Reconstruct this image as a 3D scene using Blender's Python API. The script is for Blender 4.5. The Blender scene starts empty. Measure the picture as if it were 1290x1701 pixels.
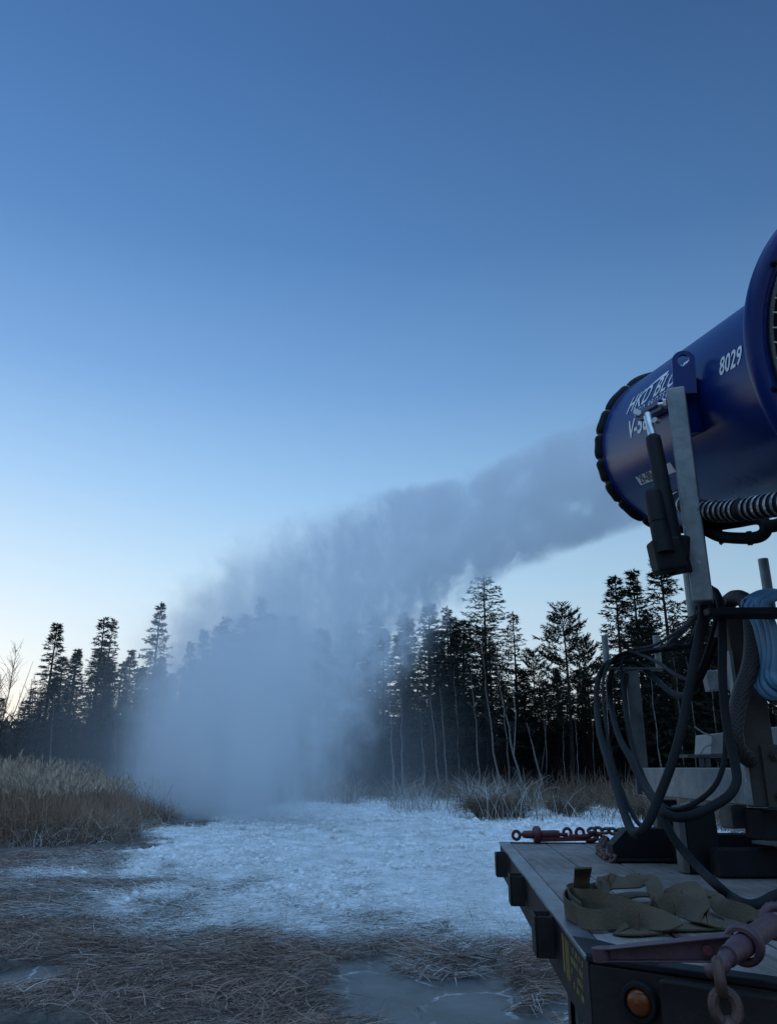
import bpy, bmesh, math, random
import numpy as np
from mathutils import Vector, Matrix

random.seed(7)
rng = np.random.default_rng(7)
SC = bpy.context.scene
COL = SC.collection

# ------------------------------------------------------------------ camera
PITCH = math.radians(18.3)
FPX = 1285.0                       # focal length measured on the 1290 x 1701 photograph
CAMZ = 1.5
cd = bpy.data.cameras.new('camera')
cd.sensor_fit = 'VERTICAL'
cd.sensor_height = 24.0
cd.sensor_width = 24.0
cd.lens = 24.0 * FPX / 1701.0
cd.clip_start = 0.05
cd.clip_end = 4000
cam = bpy.data.objects.new('camera', cd)
COL.objects.link(cam)
cam.location = (0, 0, CAMZ)
cam.rotation_euler = (math.pi / 2 + PITCH, 0, 0)
SC.camera = cam

# ------------------------------------------------------------------ sky, sun, exposure
SUN_AZ = math.radians(-36)         # to the left of the view, just above the horizon
SUN_EL = math.radians(1.6)
ADDED_SKY = (.50, .87, 1.38)
world = bpy.data.worlds.new('World')
SC.world = world
world.use_nodes = True
wn, wl = world.node_tree.nodes, world.node_tree.links
wn.clear()


def wnode(t, **k):
    n = wn.new(t)
    for a, b in k.items():
        setattr(n, a, b)
    return n


def wmath(op, a, b=None, clamp=False):
    n = wnode('ShaderNodeMath', operation=op, use_clamp=clamp)
    for i, v in enumerate((a, b)):
        if v is None:
            continue
        if isinstance(v, (int, float)):
            n.inputs[i].default_value = v
        else:
            wl.new(v, n.inputs[i])
    return n.outputs[0]


def srgb(r, g, b):
    f = lambda c: (c / 255 / 12.92) if c / 255 <= .04045 else ((c / 255 + .055) / 1.055) ** 2.4
    return (f(r), f(g), f(b), 1)


tc = wnode('ShaderNodeTexCoord')
sep = wnode('ShaderNodeSeparateXYZ')
wl.new(tc.outputs['Generated'], sep.inputs[0])
ramp = wnode('ShaderNodeValToRGB')
stops = [(0.0, (246, 242, 228)), (0.06, (236, 242, 244)), (0.13, (215, 236, 250)), (0.22, (188, 223, 248)),
         (0.33, (155, 200, 241)), (0.46, (119, 166, 219)), (0.60, (88, 134, 190)), (0.75, (70, 111, 166)),
         (0.90, (58, 94, 146)), (1.0, (52, 84, 134))]
cr = ramp.color_ramp
while len(cr.elements) < len(stops):
    cr.elements.new(0.5)
for e, (p, c) in zip(cr.elements, stops):
    e.position = p
    e.color = srgb(*c)
wl.new(wmath('MAXIMUM', sep.outputs[2], 0.0), ramp.inputs[0])
# how close a direction is to the sun's azimuth
sx, sy = math.sin(SUN_AZ), math.cos(SUN_AZ)
hl = wmath('SQRT', wmath('ADD', wmath('MULTIPLY', sep.outputs[0], sep.outputs[0]), wmath('MULTIPLY', sep.outputs[1], sep.outputs[1])))
ca = wmath('DIVIDE', wmath('ADD', wmath('MULTIPLY', sep.outputs[0], sx), wmath('MULTIPLY', sep.outputs[1], sy)), wmath('MAXIMUM', hl, 1e-4))
ca01 = wmath('MULTIPLY', wmath('ADD', ca, 1.0), 0.5, True)
# side of the sky away from the sun is darker
dimf = wmath('ADD', wmath('MULTIPLY', wmath('POWER', ca01, 2.0), 0.70), 0.38)


def wsmooth(x, lo, hi):
    n = wnode('ShaderNodeMapRange', interpolation_type='SMOOTHSTEP')
    n.inputs['From Min'].default_value = lo
    n.inputs['From Max'].default_value = hi
    wl.new(x, n.inputs['Value'])
    return n.outputs[0]


# unseen bright sky patch, added overhead and slightly behind to light the field
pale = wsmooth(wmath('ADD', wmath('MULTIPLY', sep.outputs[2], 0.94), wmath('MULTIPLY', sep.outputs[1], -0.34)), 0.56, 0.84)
near_h = wmath('POWER', wmath('SUBTRACT', 1.0, wmath('MAXIMUM', sep.outputs[2], 0.0), True), 6.0)
glow = wmath('MULTIPLY', wmath('POWER', ca01, 20.0), near_h)
# thin streaks of cirrus low in the sky
cmap = wnode('ShaderNodeMapping')
cmap.inputs['Scale'].default_value = (2.2, 2.2, 30.0)
cmap.inputs['Rotation'].default_value = (0.05, -0.06, 0)
wl.new(tc.outputs['Generated'], cmap.inputs[0])
cn = wnode('ShaderNodeTexNoise')
cn.inputs['Scale'].default_value = 1.6
cn.inputs['Detail'].default_value = 6
cn.inputs['Roughness'].default_value = 0.6
wl.new(cmap.outputs[0], cn.inputs['Vector'])
cir = wmath('MULTIPLY', wmath('SUBTRACT', cn.outputs[0], 0.50, True), 3.2, True)
cir = wmath('MULTIPLY', cir, wmath('POWER', wmath('SUBTRACT', 1.0, wmath('MAXIMUM', sep.outputs[2], 0.0), True), 9.0))


def wmix(fac, a, b, mode='MIX'):
    n = wnode('ShaderNodeMix', data_type='RGBA', blend_type=mode)
    if isinstance(fac, (int, float)):
        n.inputs['Factor'].default_value = fac
    else:
        wl.new(fac, n.inputs['Factor'])
    for s, v in (('A', a), ('B', b)):
        sock = [i for i in n.inputs if i.name == s and i.type == 'RGBA'][0]
        if isinstance(v, tuple):
            sock.default_value = v
        else:
            wl.new(v, sock)
    return [o for o in n.outputs if o.type == 'RGBA'][0]


base = ramp.outputs[0]
warm = wmix(glow, base, (1.10, 1.0, 0.84, 1))
warm = wmix(wmath('MULTIPLY', cir, 0.42), warm, (0.98, 0.92, 0.84, 1))
comb = wnode('ShaderNodeVectorMath', operation='SCALE')
wl.new(warm, comb.inputs[0])
wl.new(dimf, comb.inputs['Scale'])
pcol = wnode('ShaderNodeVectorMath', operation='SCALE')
pcol.inputs[0].default_value = ADDED_SKY
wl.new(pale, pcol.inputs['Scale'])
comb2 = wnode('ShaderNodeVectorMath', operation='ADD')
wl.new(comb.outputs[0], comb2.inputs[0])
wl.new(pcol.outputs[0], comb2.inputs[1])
sky = wnode('ShaderNodeTexSky', sky_type='NISHITA')
sky.sun_disc = False
sky.sun_elevation = SUN_EL
sky.sun_rotation = SUN_AZ
sky.air_density = 1.0
sky.dust_density = 0.3
sky.ozone_density = 4.0
bg1 = wnode('ShaderNodeBackground')
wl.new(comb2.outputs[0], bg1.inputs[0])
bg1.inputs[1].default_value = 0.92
bg2 = wnode('ShaderNodeBackground')
wl.new(sky.outputs[0], bg2.inputs[0])
bg2.inputs[1].default_value = 0.05
addb = wnode('ShaderNodeAddShader')
wl.new(bg1.outputs[0], addb.inputs[0])
wl.new(bg2.outputs[0], addb.inputs[1])
wout = wnode('ShaderNodeOutputWorld')
wl.new(addb.outputs[0], wout.inputs[0])

sl = bpy.data.lights.new('sun', 'SUN')
sl.energy = 0.04
sl.angle = math.radians(2.0)
sl.color = (1.0, 0.72, 0.45)
sun = bpy.data.objects.new('sun', sl)
COL.objects.link(sun)
sdir = Vector((sx * math.cos(SUN_EL), sy * math.cos(SUN_EL), math.sin(SUN_EL)))
sun.rotation_euler = sdir.to_track_quat('Z', 'Y').to_euler()
sun.location = (-30, 40, 30)

SC.view_settings.view_transform = 'Standard'
SC.view_settings.look = 'None'
SC.view_settings.exposure = 0.0
SC.view_settings.gamma = 1.0
SC.view_settings.use_curve_mapping = False
SC.render.engine = 'CYCLES'
SC.cycles.use_denoising = True
try:
    SC.cycles.denoiser = 'OPENIMAGEDENOISE'
except Exception:
    pass
SC.cycles.volume_bounces = 6
SC.cycles.max_bounces = 8
SC.cycles.transparent_max_bounces = 16
SC.cycles.volume_max_steps = 256

# ------------------------------------------------------------------ maths helpers
_c, _s = math.cos(PITCH), math.sin(PITCH)


def at(px, py, Y):
    """world point seen at photo pixel (px, py) that stands Y metres ahead"""
    u = (px - 645) / FPX
    v = (850.5 - py) / FPX
    dy, dz = _c - _s * v, _s + _c * v
    t = Y / dy
    return Vector((u * t, Y, CAMZ + dz * t))


def onz(px, py, z):
    """world point on the level z seen at photo pixel (px, py)"""
    u = (px - 645) / FPX
    v = (850.5 - py) / FPX
    dy, dz = _c - _s * v, _s + _c * v
    t = (z - CAMZ) / dz
    return Vector((u * t, dy * t, z))


_perm = rng.permutation(512)


def _hash(ix, iy, seed):
    return _perm[(_perm[(ix + seed * 37) % 512] + iy) % 512] / 511.0


def vnoise(x, y, seed=0):
    x = np.asarray(x, float)
    y = np.asarray(y, float)
    ix, iy = np.floor(x).astype(int), np.floor(y).astype(int)
    fx, fy = x - ix, y - iy
    fx = fx * fx * (3 - 2 * fx)
    fy = fy * fy * (3 - 2 * fy)
    a, b = _hash(ix, iy, seed), _hash(ix + 1, iy, seed)
    c, d = _hash(ix, iy + 1, seed), _hash(ix + 1, iy + 1, seed)
    return (a * (1 - fx) + b * fx) * (1 - fy) + (c * (1 - fx) + d * fx) * fy


def fbm(x, y, seed=0, octv=4):
    t, amp, tot = 0, 1.0, 0
    for o in range(octv):
        t = t + amp * vnoise(x * 2 ** o + 17.3 * o, y * 2 ** o - 9.1 * o, seed + o)
        tot += amp
        amp *= .5
    return t / tot


def sstep(a, b, x):
    t = np.clip((x - a) / (b - a), 0, 1)
    return t * t * (3 - 2 * t)


# ------------------------------------------------------------------ mesh helpers
def V(p):
    return Vector(p)


def catmull(pts, n=8, closed=False):
    pts = [Vector(p) for p in pts]
    out = []
    m = len(pts)
    for i in range(m if closed else m - 1):
        g = lambda k: pts[k % m] if closed else pts[min(max(k, 0), m - 1)]
        p0, p1, p2, p3 = g(i - 1), g(i), g(i + 1), g(i + 2)
        for j in range(n):
            t = j / n
            out.append(0.5 * ((2 * p1) + (-p0 + p2) * t + (2 * p0 - 5 * p1 + 4 * p2 - p3) * t * t + (-p0 + 3 * p1 - 3 * p2 + p3) * t ** 3))
    if not closed:
        out.append(pts[-1].copy())
    return out


class MB:
    """collects shapes and links them as ONE mesh object"""

    def __init__(self):
        self.v, self.f, self.sm = [], [], []

    def add(self, vs, fs, smooth=False):
        o = len(self.v)
        self.v += [tuple(x) for x in vs]
        for f in fs:
            self.f.append(tuple(o + i for i in f))
            self.sm.append(smooth)
        return self

    def box(self, c, size, rot=None):
        hx, hy, hz = [s / 2 for s in size]
        vs = [Vector((sx_ * hx, sy_ * hy, sz_ * hz)) for sx_ in (-1, 1) for sy_ in (-1, 1) for sz_ in (-1, 1)]
        if rot is not None:
            vs = [rot @ q for q in vs]
        c = Vector(c)
        return self.add([q + c for q in vs], [(0, 1, 3, 2), (4, 6, 7, 5), (0, 4, 5, 1), (2, 3, 7, 6), (0, 2, 6, 4), (1, 5, 7, 3)])

    def beam(self, a, b, w, h, up=(0, 0, 1)):
        """box from a to b with width w and height h"""
        a, b = Vector(a), Vector(b)
        d = (b - a)
        L = d.length
        d.normalize()
        up = Vector(up)
        if abs(d.dot(up)) > .98:
            up = Vector((0, 1, 0))
        s = d.cross(up).normalized()
        u = s.cross(d)
        return self.box((a + b) / 2, (w, L, h), Matrix((s, d, u)).transposed())

    def prism(self, poly, d):
        """polygon extruded by vector d"""
        n = len(poly)
        d = Vector(d)
        p = [Vector(q) for q in poly]
        vs = p + [q + d for q in p]
        fs = [tuple(range(n))[::-1], tuple(range(n, 2 * n))] + [(i, (i + 1) % n, n + (i + 1) % n, n + i) for i in range(n)]
        return self.add(vs, fs)

    def tube(self, pts, r, seg=10, closed=False, cap=True, smooth=True):
        pts = [Vector(p) for p in pts]
        m = len(pts)
        R = r if isinstance(r, (list, tuple)) else [r] * m
        rings = []
        prev = None
        for i, p in enumerate(pts):
            a = pts[(i - 1) % m] if (closed or i > 0) else p
            b = pts[(i + 1) % m] if (closed or i < m - 1) else p
            t = (b - a)
            if t.length < 1e-9:
                t = Vector((0, 0, 1))
            t.normalize()
            if prev is None:
                prev = t.orthogonal().normalized()
            prev = (prev - t * prev.dot(t))
            if prev.length < 1e-6:
                prev = t.orthogonal()
            prev.normalize()
            q = t.cross(prev)
            rings.append([p + (prev * math.cos(2 * math.pi * k / seg) + q * math.sin(2 * math.pi * k / seg)) * R[i] for k in range(seg)])
        vs = [x for g in rings for x in g]
        fs = []
        for i in range(m if closed else m - 1):
            j = (i + 1) % m
            for k in range(seg):
                fs.append((i * seg + k, i * seg + (k + 1) % seg, j * seg + (k + 1) % seg, j * seg + k))
        self.add(vs, fs, smooth)
        if cap and not closed:
            self.add(rings[0], [tuple(range(seg))[::-1]])
            self.add(rings[-1], [tuple(range(seg))])
        return self

    def cyl(self, a, b, r, seg=20, r2=None, smooth=True):
        return self.tube([a, b], [r, r if r2 is None else r2], seg, smooth=smooth)

    def lathe(self, o, axis, prof, seg=48, smooth=True, ang=(0, 2 * math.pi), ref=None):
        """profile of (distance along axis, radius) turned round the axis through o"""
        o, axis = Vector(o), Vector(axis).normalized()
        x = (Vector(ref) if ref is not None else axis.orthogonal())
        x = (x - axis * x.dot(axis)).normalized()
        y = axis.cross(x)
        full = abs(ang[1] - ang[0] - 2 * math.pi) < 1e-6
        n = seg if full else seg + 1
        vs, fs = [], []
        for (s, r) in prof:
            for k in range(n):
                a = ang[0] + (ang[1] - ang[0]) * k / seg
                vs.append(o + axis * s + (x * math.cos(a) + y * math.sin(a)) * r)
        for i in range(len(prof) - 1):
            for k in range(seg):
                k2 = (k + 1) % n
                fs.append((i * n + k, i * n + k2, (i + 1) * n + k2, (i + 1) * n + k))
        return self.add(vs, fs, smooth)

    def ribbon(self, pts, wdirs, w, th=0.004):
        pts = [Vector(p) for p in pts]
        n = len(pts)
        cor = []
        for i in range(n):
            t = (pts[min(i + 1, n - 1)] - pts[max(i - 1, 0)]).normalized()
            wd = Vector(wdirs[i])
            wd = (wd - t * wd.dot(t)).normalized()
            nn = t.cross(wd) * th / 2
            cor.append([pts[i] + wd * (a * w / 2) + nn * b for a, b in ((-1, -1), (1, -1), (1, 1), (-1, 1))])
        for k in range(4):
            vs = []
            for c in cor:
                vs += [c[k], c[(k + 1) % 4]]
            self.add(vs, [(2 * i, 2 * i + 1, 2 * i + 3, 2 * i + 2) for i in range(n - 1)], True)
        self.add(cor[0], [(0, 1, 2, 3)])
        return self.add(cor[-1], [(0, 1, 2, 3)])

    def chain(self, pts, link=0.055, r=0.007, wid=0.6):
        """oval links laid along a path, each turned a quarter against the last"""
        pts = [Vector(p) for p in pts]
        L = [0]
        for i in range(1, len(pts)):
            L.append(L[-1] + (pts[i] - pts[i - 1]).length)
        step = link - 2.4 * r
        k = 0
        s = link / 2
        while s < L[-1]:
            i = max(j for j in range(len(L)) if L[j] <= s)
            i = min(i, len(pts) - 2)
            f_ = (s - L[i]) / max(L[i + 1] - L[i], 1e-6)
            c = pts[i].lerp(pts[i + 1], f_)
            t = (pts[i + 1] - pts[i]).normalized()
            x = t.cross(Vector((0.15, 0.3, 1))).normalized()
            y = t.cross(x)
            a = math.pi / 4 + (math.pi / 2) * (k % 2) + random.uniform(-.25, .25)
            x2 = x * math.cos(a) + y * math.sin(a)
            h = link / 2 - r
            g = link * wid / 2
            loop = []
            for j in range(16):
                b = 2 * math.pi * j / 16
                cx, cy = math.cos(b), math.sin(b)
                loop.append(c + t * (h - g) * (1 if cx > 0 else -1) + t * g * cx + x2 * g * cy * .85)
            self.tube(loop, r, 8, closed=True)
            s += step
            k += 1
        return self

    def build(self, name, mat, parent=None, bevel=0, seg=2):
        me = bpy.data.meshes.new(name)
        off = Vector(parent_origin(parent)) if parent is not None else Vector((0, 0, 0))
        me.from_pydata([tuple(Vector(q) - off) for q in self.v], [], self.f)
        me.polygons.foreach_set('use_smooth', self.sm)
        bm = bmesh.new()
        bm.from_mesh(me)
        bmesh.ops.recalc_face_normals(bm, faces=bm.faces)
        for e in bm.edges:
            if len(e.link_faces) == 2 and e.calc_face_angle(0) > .75:
                e.smooth = False
        bm.to_mesh(me)
        bm.free()
        me.materials.append(mat)
        o = bpy.data.objects.new(name, me)
        COL.objects.link(o)
        if parent is not None:
            o.parent = parent
        if bevel:
            b = o.modifiers.new('edge', 'BEVEL')
            b.width = bevel
            b.segments = seg
            b.limit_method = 'ANGLE'
            b.angle_limit = math.radians(35)
        return o


def parent_origin(o):
    p = Vector((0, 0, 0))
    while o is not None:
        p += Vector(o.location)
        o = o.parent
    return p


def tag(o, label=None, cat=None, group=None, kind=None):
    if label:
        o['label'] = label
    if cat:
        o['category'] = cat
    if group:
        o['group'] = group
    if kind:
        o['kind'] = kind
    return o


def thing(name, loc, label, cat, group=None):
    o = bpy.data.objects.new(name, None)
    o.empty_display_size = .2
    COL.objects.link(o)
    o.location = loc
    return tag(o, label, cat, group)


def fastmesh(name, verts, quads=None, tris=None, mat=None, parent=None, smooth=False):
    me = bpy.data.meshes.new(name)
    verts = np.asarray(verts, np.float32).reshape(-1, 3)
    me.vertices.add(len(verts))
    me.vertices.foreach_set('co', verts.ravel())
    loops, starts, n = [], [], 0
    parts = []
    if quads is not None and len(quads):
        q = np.asarray(quads, np.int32)
        parts.append((q, 4))
    if tris is not None and len(tris):
        q = np.asarray(tris, np.int32)
        parts.append((q, 3))
    allidx = np.concatenate([p.ravel() for p, _ in parts])
    ls = []
    cur = 0
    for p, k in parts:
        ls.append(cur + np.arange(len(p)) * k)
        cur += len(p) * k
    ls = np.concatenate(ls).astype(np.int32)
    me.loops.add(len(allidx))
    me.loops.foreach_set('vertex_index', allidx)
    me.polygons.add(len(ls))
    me.polygons.foreach_set('loop_start', ls)
    if smooth:
        me.polygons.foreach_set('use_smooth', np.ones(len(ls), bool))
    me.update(calc_edges=True)
    me.validate()
    if mat:
        me.materials.append(mat)
    o = bpy.data.objects.new(name, me)
    COL.objects.link(o)
    if parent is not None:
        o.parent = parent
    return o


# ------------------------------------------------------------------ materials
def new_mat(name):
    m = bpy.data.materials.new(name)
    m.use_nodes = True
    return m, m.node_tree.nodes, m.node_tree.links, m.node_tree.nodes['Principled BSDF']


def worn(name, c1, c2, rough=(.5, .7), metal=0.0, scale=6.0, detail=8, bump=0.15, bscale=40.0, stretch=(1, 1, 1), c3=None, c3_amt=.55, coat=0.0, spec=.5):
    """two-tone surface with uneven roughness, specks of a third colour and a fine bump"""
    m, n, l, b = new_mat(name)
    t = n.new('ShaderNodeTexCoord')
    mp = n.new('ShaderNodeMapping')
    mp.inputs['Scale'].default_value = stretch
    l.new(t.outputs['Object'], mp.inputs[0])
    no = n.new('ShaderNodeTexNoise')
    no.inputs['Scale'].default_value = scale
    no.inputs['Detail'].default_value = detail
    no.inputs['Roughness'].default_value = .62
    l.new(mp.outputs[0], no.inputs['Vector'])
    r = n.new('ShaderNodeValToRGB')
    r.color_ramp.elements[0].position = .33
    r.color_ramp.elements[1].position = .68
    r.color_ramp.elements[0].color = (*c1, 1)
    r.color_ramp.elements[1].color = (*c2, 1)
    l.new(no.outputs[0], r.inputs[0])
    colr = r.outputs[0]
    if c3 is not None:
        n3 = n.new('ShaderNodeTexNoise')
        n3.inputs['Scale'].default_value = scale * 2.7
        n3.inputs['Detail'].default_value = 10
        n3.inputs['Roughness'].default_value = .7
        l.new(mp.outputs[0], n3.inputs['Vector'])
        r3 = n.new('ShaderNodeValToRGB')
        r3.color_ramp.elements[0].position = c3_amt
        r3.color_ramp.elements[1].position = c3_amt + .06
        l.new(n3.outputs[0], r3.inputs[0])
        mx = n.new('ShaderNodeMix')
        mx.data_type = 'RGBA'
        l.new(r3.outputs[0], mx.inputs[0])
        l.new(colr, mx.inputs[6])
        mx.inputs[7].default_value = (*c3, 1)
        colr = mx.outputs[2]
    l.new(colr, b.inputs['Base Color'])
    mr = n.new('ShaderNodeMapRange')
    mr.inputs['To Min'].default_value = rough[0]
    mr.inputs['To Max'].default_value = rough[1]
    l.new(no.outputs[0], mr.inputs['Value'])
    l.new(mr.outputs[0], b.inputs['Roughness'])
    b.inputs['Metallic'].default_value = metal
    b.inputs['Specular IOR Level'].default_value = spec
    if coat:
        b.inputs['Coat Weight'].default_value = coat
        b.inputs['Coat Roughness'].default_value = .08
    if bump:
        nb = n.new('ShaderNodeTexNoise')
        nb.inputs['Scale'].default_value = bscale
        nb.inputs['Detail'].default_value = 6
        l.new(mp.outputs[0], nb.inputs['Vector'])
        bp = n.new('ShaderNodeBump')
        bp.inputs['Strength'].default_value = bump
        bp.inputs['Distance'].default_value = .01
        l.new(nb.outputs[0], bp.inputs['Height'])
        l.new(bp.outputs[0], b.inputs['Normal'])
    return m


def plain(name, c, rough=.6, metal=0, var=.25, scale=3.0, spec=.5):
    """one colour that differs a little from island to island and along the surface"""
    m, n, l, b = new_mat(name)
    g = n.new('ShaderNodeNewGeometry')
    t = n.new('ShaderNodeTexCoord')
    no = n.new('ShaderNodeTexNoise')
    no.inputs['Scale'].default_value = scale
    no.inputs['Detail'].default_value = 4
    l.new(t.outputs['Object'], no.inputs['Vector'])
    ad = n.new('ShaderNodeMath')
    ad.operation = 'ADD'
    l.new(g.outputs['Random Per Island'], ad.inputs[0])
    l.new(no.outputs[0], ad.inputs[1])
    mr = n.new('ShaderNodeMapRange')
    mr.inputs['From Min'].default_value = .2
    mr.inputs['From Max'].default_value = 1.8
    mr.inputs['To Min'].default_value = 1 - var
    mr.inputs['To Max'].default_value = 1 + var
    l.new(ad.outputs[0], mr.inputs['Value'])
    vm = n.new('ShaderNodeVectorMath')
    vm.operation = 'SCALE'
    vm.inputs[0].default_value = c
    l.new(mr.outputs[0], vm.inputs['Scale'])
    l.new(vm.outputs[0], b.inputs['Base Color'])
    b.inputs['Roughness'].default_value = rough
    b.inputs['Metallic'].default_value = metal
    b.inputs['Specular IOR Level'].default_value = spec
    return m


M = {}
M['blue'] = worn('blue_paint', (.002, .016, .118), (.003, .021, .142), (.22, .36), 0, 3, bump=.03, bscale=8, c3=(.008, .018, .065), c3_amt=.66, coat=0, spec=.24)
M['blue_dark'] = worn('blue_paint_inside', (.008, .018, .09), (.010, .022, .11), (.4, .5), 0, 3, bump=.05)
M['galv'] = worn('galvanised_steel', (.14, .165, .175), (.26, .29, .31), (.45, .65), .55, 14, bump=.12, bscale=60, c3=(.40, .45, .47), c3_amt=.62)
M['galv_dull'] = worn('weathered_galvanised_steel', (.06, .066, .072), (.12, .128, .135), (.5, .7), .4, 9, bump=.15, c3=(.10, .075, .055), c3_amt=.64)
M['brown_steel'] = worn('grimy_brown_steel', (.028, .024, .023), (.052, .045, .041), (.5, .75), .25, 8, bump=.2, c3=(.035, .025, .020), c3_amt=.6)
M['black_steel'] = worn('black_painted_steel', (.008, .009, .013), (.015, .016, .021), (.45, .7), .1, 7, bump=.1, c3=(.03, .028, .026), c3_amt=.68, spec=.15)
M['deck_steel'] = worn('trailer_frame_steel', (.017, .015, .016), (.030, .026, .026), (.5, .75), .15, 7, bump=.2, c3=(.045, .032, .026), c3_amt=.66, spec=.2)
M['rub_steel'] = worn('scuffed_rub_rail_steel', (.09, .10, .115), (.26, .29, .32), (.3, .55), .6, 11, bump=.25, bscale=45, c3=(.06, .065, .075), c3_amt=.58, stretch=(1, .35, 1))
M['black_rubber'] = worn('black_rubber', (.006, .007, .009), (.012, .013, .016), (.55, .75), 0, 12, bump=.1, c3=(.04, .04, .04), c3_amt=.72, spec=.2)
M['cable'] = worn('grey_rubber_cable', (.006, .008, .010), (.012, .0155, .019), (.6, .8), 0, 9, bump=.1, c3=(.045, .05, .05), c3_amt=.66, spec=.16)
M['blue_hose'] = worn('pale_blue_hose', (.10, .25, .42), (.15, .32, .50), (.35, .55), 0, 8, bump=.06)
M['grey_cabinet'] = worn('grey_cabinet_paint', (.20, .225, .235), (.26, .285, .295), (.4, .55), 0, 5, bump=.05, c3=(.15, .14, .13), c3_amt=.72)
M['foil'] = worn('foil_tape', (.10, .11, .12), (.50, .53, .56), (.2, .45), .8, 34, bump=.9, bscale=70)
M['red_paint'] = worn('worn_red_paint', (.065, .013, .015), (.115, .020, .024), (.4, .65), .1, 16, bump=.25, c3=(.06, .035, .030), c3_amt=.56)
M['mauve_paint'] = worn('faded_red_paint', (.050, .024, .034), (.090, .042, .058), (.4, .65), .2, 14, bump=.25, c3=(.07, .045, .045), c3_amt=.56)
M['rust_chain'] = worn('rusty_chain_steel', (.055, .035, .030), (.12, .075, .060), (.5, .75), .5, 24, bump=.3, c3=(.03, .022, .02), c3_amt=.6)
M['webbing'] = worn('olive_webbing', (.055, .041, .024), (.088, .066, .040), (.75, .95), 0, 10, bump=.5, bscale=220, c3=(.07, .06, .04), c3_amt=.6)
M['bolt'] = worn('zinc_bolt', (.45, .47, .48), (.65, .67, .68), (.25, .4), .8, 30, bump=.05)
M['white_ink'] = worn('white_decal', (.62, .66, .70), (.72, .76, .80), (.4, .55), 0, 12, bump=0)
M['plate_white'] = worn('white_plate', (.50, .53, .55), (.60, .62, .63), (.4, .55), 0, 12, bump=0)
M['black_ink'] = plain('black_ink', (.012, .012, .014), .5)
M['yellow_ink'] = worn('yellow_decal', (.16, .125, .035), (.24, .18, .05), (.5, .7), 0, 30, bump=0, c3=(.05, .045, .035), c3_amt=.56)
M['amber'] = worn('amber_lens', (.115, .025, .005), (.16, .04, .007), (.12, .25), 0, 30, bump=.1, bscale=90)
M['wire'] = worn('galvanised_wire', (.42, .46, .49), (.56, .60, .63), (.35, .5), .4, 20, bump=0)
M['tyre'] = worn('tyre_rubber', (.012, .013, .015), (.030, .031, .034), (.6, .85), 0, 10, bump=.3, c3=(.10, .11, .11), c3_amt=.62)
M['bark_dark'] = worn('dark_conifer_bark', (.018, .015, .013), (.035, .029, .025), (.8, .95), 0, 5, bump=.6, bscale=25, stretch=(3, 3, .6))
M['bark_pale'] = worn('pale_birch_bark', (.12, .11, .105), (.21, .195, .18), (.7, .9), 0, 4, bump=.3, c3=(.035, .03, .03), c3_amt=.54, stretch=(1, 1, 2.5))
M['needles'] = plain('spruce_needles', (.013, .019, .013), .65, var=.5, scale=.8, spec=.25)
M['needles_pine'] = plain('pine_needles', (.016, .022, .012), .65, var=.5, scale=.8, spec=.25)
M['twigs'] = plain('bare_twigs', (.040, .032, .028), .8, var=.4, scale=1.0, spec=.2)
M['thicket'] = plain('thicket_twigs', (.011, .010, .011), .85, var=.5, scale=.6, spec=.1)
M['reed'] = plain('dry_reed', (.27, .187, .135), .75, var=.4, scale=.7, spec=.2)
M['reed_head'] = plain('reed_plumes', (.40, .32, .245), .85, var=.3, scale=.7, spec=.1)
M['straw'] = plain('flattened_straw', (.250, .180, .148), .7, var=.85, scale=1.3, spec=.25)
M['straw_frost'] = plain('frosted_straw', (.42, .42, .41), .7, var=.4, scale=1.3, spec=.3)
M['rime'] = plain('rimed_blades', (.70, .72, .73), .7, var=.18, scale=1.3, spec=.3)
M['grass_red'] = plain('dead_grass', (.155, .115, .085), .8, var=.45, scale=.5, spec=.1)


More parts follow.
